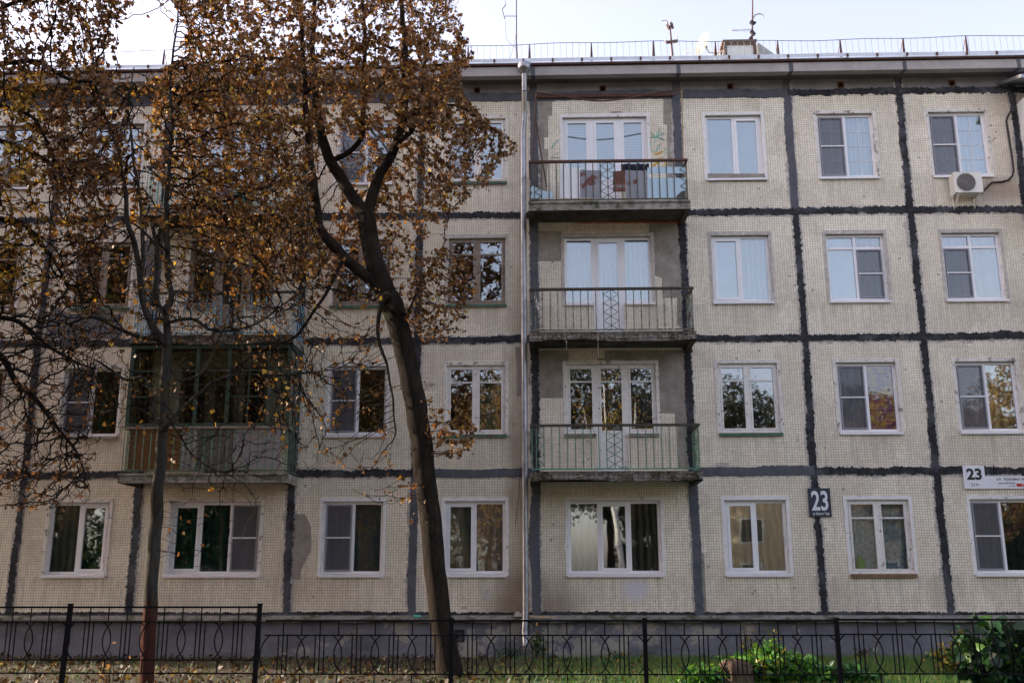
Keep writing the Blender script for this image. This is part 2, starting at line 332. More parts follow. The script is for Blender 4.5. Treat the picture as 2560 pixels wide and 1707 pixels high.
# ------------------------------------------------------------------ the apartment building
B = empty('apartment_building', (0, 0, GZ))
tag(B, 'four storey panel apartment house faced in cream mosaic tiles with dark tarred seams', 'building')
def add(mb, name, mat, parent=None):
    o = mb.build(name, mat, parent or B)
    if (parent or B) is B: o.location = (0, 0, -GZ)
    return o
BX = {'Y': -14.2, 'Z': -11.45, 'A': -9.05, 'B': -6.33, 'C': -3.6, 'D': -1.2, 'E': 1.52, 'F': 4.26, 'G': 6.62, 'H': 8.98, 'I': 11.7}
FT = [3.065, 5.79, 8.505, 11.215]; FB = [1.66, 4.38, 7.07, 9.76]
WW = 1.19; W3 = 1.80
holes = []
def opening(bay, fl):
    wd = W3 if bay in 'BEIY' else WW
    return BX[bay]-wd/2, BX[bay]+wd/2, FB[fl-1], FT[fl-1]
wins = {}
for bay in BX:
    for fl in (1, 2, 3, 4):
        x0, x1, z0, z1 = opening(bay, fl); wins[bay, fl] = (x0, x1, z0, z1); holes.append((x0, x1, z0, z1))
        if bay in 'BEIY' and fl > 1: holes.append((x0+.335*W3, x0+.675*W3, ROWS[fl-1]+.02, z0+.0001))
xs = sorted({XL, XR, *[round(h[i], 5) for h in holes for i in (0, 1)]}); zs = sorted({.88, 11.72, *[round(h[i], 5) for h in holes for i in (2, 3)]})
wm = MB()
for i in range(len(xs)-1):
    for j in range(len(zs)-1):
        cx, cz = (xs[i]+xs[i+1])/2, (zs[j]+zs[j+1])/2
        if any(h[0] < cx < h[1] and h[2] < cz < h[3] for h in holes): continue
        wm.quad((xs[i], 0, zs[j]), (xs[i+1], 0, zs[j]), (xs[i+1], 0, zs[j+1]), (xs[i], 0, zs[j+1]))
add(wm, 'tiled_wall', M['tile'])
for bay in BX:
    for fl in (1, 2, 3, 4):
        rv = MB(); x0, x1, z0, z1 = wins[bay, fl]; door = bay in 'BEIY' and fl > 1
        rv.quad((x0, 0, z0), (x0, .35, z0), (x0, .35, z1), (x0, 0, z1)); rv.quad((x1, 0, z0), (x1, 0, z1), (x1, .35, z1), (x1, .35, z0))
        rv.quad((x0, 0, z1), (x0, .35, z1), (x1, .35, z1), (x1, 0, z1))
        if not door: rv.quad((x0, 0, z0), (x1, 0, z0), (x1, .35, z0), (x0, .35, z0))
        else:
            a, b, c = x0+.335*W3, x0+.675*W3, ROWS[fl-1]+.02
            rv.quad((x0, 0, z0), (a, 0, z0), (a, .35, z0), (x0, .35, z0)); rv.quad((b, 0, z0), (x1, 0, z0), (x1, .35, z0), (b, .35, z0))
            rv.quad((a, 0, c), (a, .35, c), (a, .35, z0), (a, 0, z0)); rv.quad((b, 0, c), (b, 0, z0), (b, .35, z0), (b, .35, c)); rv.quad((a, 0, c), (b, 0, c), (b, .35, c), (a, .35, c))
        add(rv, 'window_reveal', M['plaster'])
# outer shell behind the facade, roof
sh = MB()
sh.quad((XL, 0, GZ), (XL, 0, 12.25), (XL, 12, 12.25), (XL, 12, GZ)); sh.quad((XR, 0, GZ), (XR, 12, GZ), (XR, 12, 12.25), (XR, 0, 12.25)); sh.quad((XL, 12, GZ), (XL, 12, 12.25), (XR, 12, 12.25), (XR, 12, GZ))
add(sh, 'end_walls', M['attic'])
it = MB()
for k, z in enumerate(ROWS):
    it.box(XL+.1, XR-.1, .36, 6, z-.12, z+.02)
it.box(XL+.1, XR-.1, 4.2, 4.3, .9, 11.7)
JX = [-15.8, -12.65, -10.25, -7.90, -4.83, -2.40, 0., 3.08, 5.45, 7.82, 10.19, 13.3]
for x in JX: it.box(x-.06, x+.06, .37, 4.19, 1.0, 11.6)
add(it, 'interior_rooms', M['room'])

# plinth with its ledge
pl = MB().quad((XL, -.03, GZ-.2), (XR, -.03, GZ-.2), (XR, -.03, .80), (XL, -.03, .80)); add(pl, 'plinth', M['plinth'])
ld = MB(); N = 420
xx = np.linspace(XL, XR, N)
for i in range(N-1):
    e = [(-.15-.012*math.sin(x*3.1)-random.uniform(0, .008)) for x in xx[i:i+2]] if i == 0 else [e[1], -.15-.012*math.sin(xx[i+1]*3.1)-random.uniform(0, .012)]
    zf = [.835, .835]; zb = [.775-.006*math.sin(xx[i]*5), .775-.006*math.sin(xx[i+1]*5)]
    a, b = xx[i], xx[i+1]
    ld.quad((a, -.001, .895), (a, e[0], zf[0]), (b, e[1], zf[1]), (b, -.001, .895)); ld.quad((a, e[0], zf[0]), (a, e[0]-.005, zb[0]), (b, e[1]-.005, zb[1]), (b, e[1], zf[1]))
    ld.quad((a, e[0]-.005, zb[0]), (a, -.031, .76), (b, -.031, .76), (b, e[1]-.005, zb[1]))
add(ld, 'plinth_ledge', M['ledge'])
vg = MB(); x0, z1 = at(1138, 1573, -.05); x1, z0 = at(1161, 1603, -.05)
vg.box(x0, x1, -.06, -.031, z0, z0+.02).box(x0, x1, -.06, -.031, z1-.02, z1).box(x0, x0+.02, -.06, -.031, z0, z1).box(x1-.02, x1, -.06, -.031, z0, z1)
for k in range(1, 6): vg.box(x0+(x1-x0)*k/6-.004, x0+(x1-x0)*k/6+.004, -.05, -.032, z0, z1)
add(vg, 'basement_vent', M['black'])

# ragged seams between the panels
def seam(mb, p0, p1, w, jag=.35, step=.018, y=-.012):
    (xa, za), (xb, zb) = p0, p1; L = math.hypot(xb-xa, zb-za); n = max(4, int(L/step)); tx, tz = (xb-xa)/L, (zb-za)/L; nx_, nz_ = -tz, tx
    a1 = a2 = a3 = 0.; vs = []
    for i in range(n+1):
        t = i/n*L; a1 = a1*.55+random.gauss(0, w*jag*.16); a2 = a2*.55+random.gauss(0, w*jag*.16)
        a3 = a3*.975+random.gauss(0, w*.022)
        sw = a3*.6+w*.07*math.sin(t*1.3+xa*3+za)+w*.03*math.sin(t*4.7+za*5)
        l = w/2+a1+sw+abs(a3)*.5+(random.random() < .05)*random.uniform(0, w*jag*.6); r = w/2+a2-sw*.5+(random.random() < .05)*random.uniform(0, w*jag*.6)
        cx, cz = xa+tx*t, za+tz*t
        l += random.uniform(-.5, .5)*w*jag*.22; r += random.uniform(-.5, .5)*w*jag*.22
        vs += [(cx+nx_*l, .003, cz+nz_*l), (cx+nx_*l*.93, y, cz+nz_*l*.93), (cx-nx_*r*.93, y, cz-nz_*r*.93), (cx-nx_*r, .003, cz-nz_*r)]
    fs = []
    for i in range(n):
        for k in range(3): fs.append((4*i+k, 4*(i+1)+k, 4*(i+1)+k+1, 4*i+k+1))
    flip = True
    mb.add(vs, [f[::-1] for f in fs] if flip else fs)
balc = ('B', 'E', 'I', 'Y')
def is_balc(x0, x1): return any(x0 < BX[b] < x1 for b in balc)
GREYV = {(0., 1), (3.08, 1), (-2.40, 1), (5.45, 4), (0., 4), (3.08, 4), (0., 3), (5.45, 5)}
for i, x in enumerate(JX):
    for fl in (1, 2, 3, 4):
        grey = (x, fl) in GREYV; mb = MB(); wd = .15 if x in (0., 3.08, -4.83, -7.90) else .135
        top = ROWS[fl] if fl < 4 else (12.0 if x > 3 or x == 0 else 11.8)
        seam(mb, (x, ROWS[fl-1]), (x, top), wd*(1.15 if grey else 1), .18 if grey else .4, y=-.014 if fl % 2 else -.016)
        add(mb, 'vertical_seam', M['greyjoint'] if grey else M['bitumen'])
        sm_ = MB(); seam(sm_, (x+random.uniform(-.015, .015), ROWS[fl-1]+.05), (x+random.uniform(-.015, .015), top-.05), wd*1.35, .45, y=-.0035-.0004*fl); add(sm_, 'primer_smear', M['smear'])
for i in range(len(JX)-1):
    for k in (1, 2, 3, 4):
        x0, x1 = JX[i], JX[i+1]
        if is_balc(x0, x1) and k < 4: continue
        grey = (k == 4 and x0 < 5.4) or (k == 1 and x0 in (-2.40, 3.08)) ; mb = MB()
        seam(mb, (x0, ROWS[k]+.0), (x1, ROWS[k]), (.20 if k == 4 and grey else .17) if grey else .135, .15 if grey else .5, y=-.020)
        add(mb, 'horizontal_seam', M['greyjoint'] if grey else M['bitumen'])
        if k < 4: sm_ = MB(); seam(sm_, (x0+.08, ROWS[k]-.02), (x1-.08, ROWS[k]-.015), .17, .5, y=-.0030); add(sm_, 'primer_smear', M['smear'])
# dark ragged line at the foot of the tiles
ft = MB(); seam(ft, (XL, .915), (XR, .915), .07, .6, y=-.010); add(ft, 'base_line', M['bitumen'])

# bare patches where tiles came off
def patch(pts, reg, mat='bare', y=-.005, name='bare_patch'):
    ox, oy, k = reg; add(MB().prism([at(ox+x*k, oy+yy*k) for x, yy in pts], y, .004), name, M[mat])
Z4, Z3, Z2 = (1300, 200, .20408), (1310, 500, .25505), (1310, 850, .2423)
patch([(205, 235), (395, 225), (395, 440), (347, 440), (347, 703), (297, 703), (297, 848), (347, 848), (347, 968), (330, 1120), (330, 1420), (200, 1420)], Z4)
patch([(1757, 225), (1885, 225), (1900, 900), (1900, 1420), (1805, 1420), (1805, 960), (1800, 545), (1757, 545)], Z4)
patch([(1115, 388), (1240, 388), (1240, 430), (1115, 430)], Z4)
patch([(125, 305), (372, 305), (372, 565), (355, 600), (130, 600)], Z3)
patch([(1225, 225), (1530, 225), (1545, 500), (1570, 1230), (1500, 1230), (1500, 960), (1355, 960), (1355, 765), (1285, 740), (1262, 650), (1262, 318), (1225, 318)], Z3)
patch([(135, 105), (460, 105), (460, 212), (762, 212), (762, 187), (830, 187), (830, 105), (1690, 105), (1710, 870), (1555, 870), (1555, 755), (1395, 755), (1385, 240), (432, 240), (432, 598), (152, 598)], Z2)
patch([(1590, 872), (1712, 872), (1725, 1330), (1597, 1330)], Z2)
patch([(1910, 465), (1990, 465), (2030, 540), (2032, 700), (2000, 760), (1970, 820), (1960, 890), (1905, 890)], (0, 1107, .38265))
patch([(245, 718), (262, 718), (275, 1108), (250, 1108)], (1660, 1107, .38265))
patch([(920, 140), (1010, 130), (1010, 560), (940, 560)], (0, 550, .38265), 'patchgrey')
patch([(340, 560), (480, 620), (620, 600), (790, 620), (800, 775), (285, 775)], (0, 550, .38265), 'patchgrey')
patch([(1275, 830), (1310, 830), (1315, 1150), (1285, 1150), (1285, 960)], (800, 550, .38265))
patch([(1060, 960), (1115, 960), (1115, 1020), (1060, 1020)], (800, 1107, .38265), 'plaster_grey')
patch([(915, 1068), (962, 1068), (962, 1084), (915, 1084)], (800, 1107, .38265), 'plaster_grey')
patch([(285, 1137), (655, 1137), (672, 1188), (285, 1188)], (1660, 0, .38265), 'bare', y=-.018)
# orange sealing foam under the top balcony
fm = MB(); seam(fm, at(1440, 556, -.01), at(1700, 556, -.01), .03, .9, y=-.022); add(fm, 'sealing_foam', plain('orange_sealing_foam', (.42, .09, .03), .9, .3, 9))

# attic band, vents, cornice, roof edge
ab = MB()
vents = [(BX[b]+(-.02)) for b in 'ZABCDEFGHI']; vz = 11.865; vh = .055
cells = sorted([XL, XR]+[v-vh for v in vents]+[v+vh for v in vents])
for i in range(len(cells)-1):
    a, b = cells[i], cells[i+1]
    isv = any(abs((a+b)/2-v) < .01 for v in vents)
    if isv:
        ab.quad((a, -.004, 11.7), (b, -.004, 11.7), (b, -.004, vz-vh), (a, -.004, vz-vh)); ab.quad((a, -.004, vz+vh), (b, -.004, vz+vh), (b, -.004, 12.05), (a, -.004, 12.05))
    else: ab.quad((a, -.004, 11.7), (b, -.004, 11.7), (b, -.004, 12.05), (a, -.004, 12.05))
add(ab, 'attic_wall', M['attic'])
for v in vents:
    q = MB()
    q.box(v-vh-.014, v-vh, -.022, .12, vz-vh-.014, vz+vh+.014).box(v+vh, v+vh+.014, -.022, .12, vz-vh-.014, vz+vh+.014).box(v-vh, v+vh, -.020, .12, vz+vh, vz+vh+.014).box(v-vh, v+vh, -.020, .12, vz-vh-.014, vz-vh)
    o = add(q, 'attic_vent', plain('rusty_vent_frame', (.17, .07, .04), .9) if v == vents[0] else bpy.data.materials['rusty_vent_frame'])
add(MB().box(XL, XR, .125, .16, 11.7, 12.05), 'attic_dark_backing', M['black'])  # black backing sheet stands in for the darkness behind the vents
co = MB()
for i in range(len(JX)-1):
    a = JX[i]+(.012 if i else XL-JX[0]); b = JX[i+1]-.012 if i < len(JX)-2 else XR
    d = random.uniform(-.006, .006)
    co.add([(a, -.01, 12.03), (b, -.01, 12.03), (b, -.45+d, 11.965), (a, -.45+d, 11.965), (a, -.45+d, 12.165), (b, -.45+d, 12.165), (b, .0, 12.2), (a, .0, 12.2)],
           [(0, 1, 2, 3), (3, 2, 5, 4), (4, 5, 6, 7), (0, 3, 4, 7), (1, 6, 5, 2)])
add(co, 'cornice', M['cornice'])
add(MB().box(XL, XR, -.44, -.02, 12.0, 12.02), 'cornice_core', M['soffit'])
for x in JX[1:-1]:
    cj = MB(); seam(cj, (x, 11.8), (x, 12.03), .10, .5, y=-.019)
    z = x*0
    cj.add([(x-.035, -.02, 12.018), (x+.035, -.02, 12.018), (x+.045, -.458, 11.955), (x-.04, -.458, 11.955), (x+.04, -.46, 12.17), (x-.045, -.46, 12.17)], [(0, 1, 2, 3), (3, 2, 4, 5)])
    add(cj, 'cornice_seam', M['greyjoint'])
rf = MB().add([(XL, -.52, 12.215), (XR, -.52, 12.215), (XR, -.52, 12.235), (XL, -.52, 12.235), (XL, .5, 12.33), (XR, .5, 12.33), (XL, 6, 12.9), (XR, 6, 12.9), (XL, 12.2, 12.3), (XR, 12.2, 12.3)],
              [(0, 1, 2, 3), (3, 2, 5, 4), (4, 5, 7, 6), (6, 7, 9, 8)])
add(rf, 'sheet_metal_roof', M['roofsheet'])
ub = MB().box(XL, XR, -.505, -.02, 12.185, 12.212); add(ub, 'roof_underboard', M['rust'])
gt = MB()   # shallow gutter lip in slightly uneven lengths
x = XL
while x < XR:
    L = random.uniform(2.2, 3.4); dz = random.uniform(-.008, .008)
    if not (-.02 < x+.1 < .02): gt.add([(x, -.535, 12.235+dz), (min(x+L, XR), -.535, 12.238-dz), (min(x+L, XR), -.54, 12.315-dz), (x, -.54, 12.318+dz), (x, -.525, 12.318+dz), (min(x+L, XR), -.525, 12.315-dz)], [(0, 1, 2, 3), (3, 2, 5, 4)])
    x += L+.005
add(gt, 'roof_gutter', M['roofsheet'])
bk = MB(); x = XL+.2
while x < XR: bk.box(x-.02, x+.02, -.56, -.541, 12.225, 12.30); x += .62
add(bk, 'gutter_brackets', M['rust'])
# roof railing: posts, rails, thin pickets
rl = MB(); yr = -.42; pts = []
x = XL
zt = lambda x: 12.715+.02*math.sin(x*.8)+.012*math.sin(x*2.9)
px_ = [(xx, yr, zt(xx)) for xx in np.arange(XL, XR, .3)]; rl.tube(px_, .0075, 5); rl.tube([(a, b, 12.335) for a, b, c in px_], .0065, 5)
x = XL
while x < XR:
    l = .012*math.sin(x*1.7); rl.tube([(x, yr, 12.335), (x+l, yr, zt(x))], .0045, 4); x += .135
add(rl, 'roof_railing', plain('grey_green_iron', (.10, .14, .15), .6, .2, 9))
x = XL+.45
while x < XR:
    q = MB().add([(x-.030, yr-.01, 12.3), (x+.030, yr-.01, 12.3), (x+.01, yr-.01, zt(x)), (x-.01, yr-.01, zt(x)), (x-.030, yr+.01, 12.3), (x+.030, yr+.01, 12.3), (x+.01, yr+.01, zt(x)), (x-.01, yr+.01, zt(x))],
                 [(0, 1, 2, 3), (5, 4, 7, 6), (0, 3, 7, 4), (1, 5, 6, 2), (3, 2, 6, 7)]); q.tube([(x, yr, zt(x)-.02), (x, yr+.3, 12.34)], .008, 5)
    add(q, 'railing_post', M['rust']); x += 1.32

# windows ---------------------------------------------------------------
_cl = cloth
def cloth(name, c, stripe=None, freq=20, horiz=False, **k): return _cl(name, c, stripe, freq if horiz else freq*.33, horiz, **k)
CUR = {
 'white': cloth('white_net_curtain', (.62, .64, .66), (.42, .44, .46), 9), 'roller': cloth('pale_roller_blind', (.66, .68, .70)),
 'zebra': cloth('pale_zebra_blind', (.70, .71, .73), (.52, .54, .57), 5.2, True), 'purple': cloth('purple_zebra_blind', (.55, .10, .32), (.16, .06, .09), 4.2, True, c2=(.75, .38, .06), nscale=7),
 'brown': cloth('brown_curtain', (.26, .17, .12), (.07, .05, .04), 7), 'goldreflect': cloth('gold_reflection_cloth', (.60, .42, .20), (.28, .18, .08), 6), 'floral': cloth('floral_curtain', (.46, .50, .52), None, c2=(.20, .26, .33), nscale=14),  # gold cloth stands in for the golden reflection in the panes
 'blue': cloth('blue_print_curtain', (.16, .22, .28), None, c2=(.30, .27, .20), nscale=9), 'dark': cloth('dark_curtain', (.055, .05, .05), (.025, .024, .025), 6), 'beige': cloth('beige_curtain', (.45, .36, .26), (.30, .24, .17), 5),
 'green': cloth('green_curtain_reflection', (.03, .16, .11), (.02, .08, .06), 6), 'cream': cloth('cream_curtain_reflection', (.55, .50, .40), (.35, .30, .22), 7), 'grey': cloth('grey_curtain', (.24, .24, .25), (.14, .14, .15), 7)}
def curtain(x0, x1, z0, z1, kind, par, y=.20, amp=.018):
    if kind in ('roller', 'zebra', 'purple'): y = .125
    mb = MB(); n = max(8, int((x1-x0)/.012)); flat = kind in ('roller', 'zebra', 'purple')
    vs = []
    for i in range(n+1):
        x = x0+(x1-x0)*i/n; u_ = (x1-x0)*i/n+.02*math.sin(i*.11+x0*5); d = 0 if flat else amp*(math.sin(u_*46+x0*9)*(.6+.4*math.sin(u_*11+x0))+.5*math.sin(u_*23+2))
        vs += [(x, y+d, z0), (x, y+d*.5, z1)]
    mb.add(vs, [(2*i, 2*i+2, 2*i+3, 2*i+1) for i in range(n)], True)
    add(mb, 'blind' if flat else 'curtain', CUR[kind], par)
def ring(mb, x0, x1, z0, z1, w, y0, y1, wb=None):
    wb = wb or w
    mb.box(x0, x0+w, y0, y1, z0, z1).box(x1-w, x1, y0, y1, z0, z1).box(x0+w, x1-w, y0, y1, z1-w, z1).box(x0+w, x1-w, y0, y1, z0, z0+wb)
def surround(x0, x1, z0, z1, mat, par, w=.062, side=True, bottom=False):
    """uneven band of render around the opening"""
    mb = MB(); pts = []
    def run(ax, az, bx, bz, nx_, nz_):
        L = math.hypot(bx-ax, bz-az); n = int(L/.04); a = 0
        for i in range(n+1):
            a = a*.7+random.gauss(0, .0035); t = i/n; ww = w+a; px, pz = ax+(bx-ax)*t, az+(bz-az)*t
            pts.append(((px, pz), (px+nx_*ww, pz+nz_*ww)))
    run(x0, z0-.03, x0, z1, -1, 0); run(x0, z1, x1, z1, 0, 1); run(x1, z1, x1, z0-.03, 1, 0)
    k = len(pts); vs = []
    for (a, b) in pts: vs += [(a[0], -.010, a[1]), (b[0], -.010, b[1]), (b[0], .002, b[1])]
    fs = []
    for i in range(k-1):
        fs += [(3*i, 3*i+1, 3*i+4, 3*i+3)[::-1], (3*i+1, 3*i+2, 3*i+5, 3*i+4)[::-1]]
    # mitre corners
    for (cx, sx) in ((x0, -1), (x1, 1)):
        o = len(vs); vs += [(cx, -.0105, z1), (cx+sx*w, -.0105, z1), (cx+sx*w, -.0105, z1+w), (cx, -.0105, z1+w)]; fs.append((o, o+1, o+2, o+3) if sx > 0 else (o+3, o+2, o+1, o))
    mb.add(vs, fs); mb.box(x0, x1, -.009, .03, z1-.012, z1+.001)
    add(mb, 'surround', mat, par)
def window(bay, fl, panes, style='pvc', cur=None, sill=None, sur='plaster', glass='glass', label=None, transom=None):
    """panes: kinds left to right - f fixed, s sash, n sash with mosquito net; uppercase W wooden with a top light"""
    x0, x1, z0, z1 = wins[bay, fl]; door = bay in 'BEIY' and fl > 1
    W = empty('window', (0, 0, 0)); W.parent = B; W.location = (0, 0, -GZ)
    if label: W['label'] = label
    fm_ = {'pvc': M['pvc'], 'wood': M['oldwood'], 'dull': M['greywood']}[style]; wood = style != 'pvc'
    fy = .05 if wood else .075; fw = .048 if wood else .055
    mb = MB(); n = len(panes)
    if door: cuts = [x0, x0+.34*W3, x0+.67*W3, x1]
    else: cuts = [x0+(x1-x0)*i/n for i in range(n+1)]
    mw = .10 if (door or n == 3) and wood else (.055 if not wood else .075)
    if door: mw = .11
    top = z1-.012
    zb = ROWS[fl-1]+.03 if door else z0
    mb.box(x0, x0+fw, fy, fy+.07, z0, top).box(x1-fw, x1, fy, fy+.07, z0, top).box(x0+fw, x1-fw, fy, fy+.07, top-fw, top)
    if not door: mb.box(x0+fw, x1-fw, fy, fy+.07, z0, z0+fw)
    else: mb.box(x0+fw, cuts[1]-mw/2, fy, fy+.07, z0, z0+fw).box(cuts[2]+mw/2, x1-fw, fy, fy+.07, z0, z0+fw)
    for c in cuts[1:-1]: mb.box(c-mw/2, c+mw/2, fy-.004, fy+.07, zb if door else z0+fw, top-fw)
    tz = None
    if transom: tz = z1-transom; mb.box(x0+fw, x1-fw, fy-.002, fy+.07, tz-.028, tz+.028)
    add(mb, 'frame', fm_, W)
    if tz:
        add(MB().box(x0+fw, x1-fw, fy+.03, fy+.034, tz+.028, top-fw), 'pane', M[glass], W)
    for i, kd in enumerate(panes):
        a = cuts[i]+(fw if i == 0 else mw/2); b = cuts[i+1]-(fw if i == n-1 else mw/2)
        zz0 = z0+fw; zz1 = (tz-.028) if tz else top-fw
        isdoor = door and i == 1
        if isdoor: zz0 = zb
        sw = .05 if not wood else .035
        inset = 0
        if kd in 's' or isdoor or wood:
            q = MB(); ring(q, a+.002, b-.002, zz0+.002, zz1-.002, sw, fy-.012, fy+.05, wb=.12 if isdoor else None); inset = sw
            if isdoor:
                pz = z0+.02; q.box(a+sw+.002, b-sw-.002, fy-.008, fy+.045, pz-.035, pz+.035)
                q.box(a+sw, b-sw, fy+.004, fy+.03, zz0+.1, pz)
                if wood:
                    for k in range(1, 5): xx_ = a+sw+(b-a-2*sw)*k/5; q.box(xx_-.004, xx_+.004, fy-.001, fy+.01, zz0+.14, pz-.06)
            if wood and not tz:
                hz = z1-.36; q.box(a+sw, b-sw, fy-.006, fy+.04, hz-.014, hz+.014)
            add(q, 'door_leaf' if isdoor else 'sash', fm_, W)
        ga, gb, gz0, gz1 = a+inset, b-inset, (z0+.055 if isdoor else zz0+inset), zz1-inset
        add(MB().box(ga, gb, fy+.022, fy+.027, gz0, gz1), 'pane', M[glass], W)
        if kd == 'n':
            q = MB(); ring(q, a+.004, b-.004, zz0+.004, zz1-.004, .028, fy-.022, fy-.004); hz = (zz0+zz1)/2-.0; add(q, 'net_frame', M['netframe'], W)
            add(MB().box(a+.01, b-.01, fy-.026, fy-.006, hz-.012, hz+.012), 'net_bar', M['pvc'], W)
            add(MB().quad((a+.032, fy-.014, zz0+.032), (b-.032, fy-.014, zz0+.032), (b-.032, fy-.014, zz1-.032), (a+.032, fy-.014, zz1-.032)), 'insect_net', M['net'], W)
        ck = cur[i] if cur else None
        if ck: curtain(a-.03, b+.03, gz0-.06, z1-.02, ck, W)
    sm = M[{None: 'whitesill', 'green': 'greenpaint', 'brown': 'brownsill', 'grey': 'ledge', 'zinc': 'zincdark'}[sill]]; thick = .035 if sill in (None, 'zinc') else .05
    def sl(a, b):
        add(MB().add([(a-.03, -.055, z0-.028-thick), (b+.03, -.055, z0-.028-thick), (b+.03, .07, z0-thick), (a-.03, .07, z0-thick), (a-.03, -.055, z0-.018), (b+.03, -.055, z0-.018), (b+.03, .07, z0+.002), (a-.03, .07, z0+.002)],
                     [(0, 3, 2, 1), (4, 5, 6, 7), (0, 1, 5, 4), (1, 2, 6, 5), (3, 0, 4, 7)]), 'sill', sm, W)
    if door: sl(x0, cuts[1]-mw/2-.01); sl(cuts[2]+mw/2+.01, x1)
    else: sl(x0, x1)
    surround(x0, x1, z0, z1, M[sur], W)
    return W
# ground floor
window('Y', 1, 'fff', 'dull'); window('Z', 1, 'ff', 'pvc', ('dark', 'dark'))
window('A', 1, 'fs', 'pvc', ('cream', 'green'), sur='plaster'); window('B', 1, 'sfn', 'pvc', ('green', 'green', 'dark'), sur='plaster')  # cream and green cloth stand in for reflections in these panes
window('C', 1, 'nf', 'pvc', ('grey', 'blue'), sur='plaster_white'); window('D', 1, 'sf', 'pvc', ('beige', 'blue'), sur='plaster_white')
window('E', 1, 'fsf', 'pvc', ('cream', None, 'brown'), sur='plaster_white'); window('F', 1, 'sf', 'pvc', ('goldreflect', 'goldreflect'), sur='plaster_white')
window('G', 1, 'ff', 'wood', ('floral', 'floral'), sill='brown', sur='plaster_white', glass='glassclear', label='old wooden window with a brown board sill'); window('H', 1, 'nf', 'pvc', ('brown', 'dark'), sur='plaster_white')
# second storey
window('Z', 2, 'ff', 'dull', ('dark', 'dark'), sill='green'); window('A', 2, 'nf', 'pvc', ('green', 'green'), sill='zinc'); window('B', 2, 'fff', 'dull', ('grey', 'blue', 'dark'), glass='glassdim')
window('C', 2, 'nf', 'pvc', ('grey', None), sur='plaster_white'); window('D', 2, 'ff', 'wood', (None, 'green'), sill='green', sur='plaster', label='old wooden window with a peeling green sill')
window('E', 2, 'fff', 'wood', (None, None, 'dark'), sill='grey'); window('F', 2, 'ff', 'wood', (None, None), sill='green', sur='plaster')
window('G', 2, 'nf', 'pvc', ('brown', 'purple'), sur='plaster', glass='glassclear', label='window with a purple striped blind in its right half'); window('H', 2, 'nf', 'pvc', ('dark', 'goldreflect'), sur='plaster')
# third storey
window('Z', 3, 'ff', 'dull', ('dark', 'dark')); window('A', 3, 'ff', 'dull', ('dark', None), sill='green'); window('B', 3, 'fff', 'dull', ('dark', 'grey', 'dark'), sill='grey')
window('C', 3, 'ff', 'dull', (None, 'grey'), sill='green'); window('D', 3, 'ff', 'dull', (None, None), sill='green', sur='plaster_grey')
window('E', 3, 'fsf', 'pvc', ('white', 'white', 'white'), sur='plaster_grey'); window('F', 3, 'sf', 'pvc', ('roller', 'white'), sur='plaster_grey')
window('G', 3, 'fn', 'pvc', ('roller', 'grey'), transom=.30, sur='plaster_grey'); window('H', 3, 'nf', 'pvc', ('grey', 'beige'), transom=.30, sur='plaster_grey')
# fourth storey
window('Z', 4, 'ff', 'dull', ('dark', 'dark')); window('A', 4, 'ff', 'dull', (None, None)); window('B', 4, 'fff', 'dull', ('grey', None, 'grey'))
window('C', 4, 'nf', 'pvc', ('dark', 'grey'), sur='plaster'); window('D', 4, 'ff', 'wood', ('grey', 'zebra'), sill='green', sur='plaster')
window('E', 4, 'sfs', 'pvc', ('zebra', 'zebra', 'zebra'), sur='plaster_white'); window('F', 4, 'fs', 'pvc', ('roller', 'roller'), sur='plaster_white')
window('G', 4, 'nf', 'pvc', (None, 'white'), sur='plaster'); window('H', 4, 'nf', 'pvc', (None, 'white'), sur='plaster')
for fl in (2, 3, 4):
    window('I', fl, 'fff', 'pvc', ('white', None, 'grey')); window('Y', fl, 'fff', 'dull')
window('I', 1, 'fff', 'pvc', ('grey', None, 'grey'))
# thin glazing bars on two top windows
for bay in 'GH':
    x0, x1, z0, z1 = wins[bay, 4]; q = MB()
    for a, b in ((x0+.055, (x0+x1)/2-.03), ((x0+x1)/2+.03, x1-.055)):
        q.box((a+b)/2-.005, (a+b)/2+.005, .088, .094, z0+.06, z1-.07)
        for k in (1, 2, 3): zz = z0+.06+(z1-z0-.13)*k/4; q.box(a, b, .0885, .0935, zz-.005, zz+.005)
    add(q, 'glazing_bars', M['pvc'])

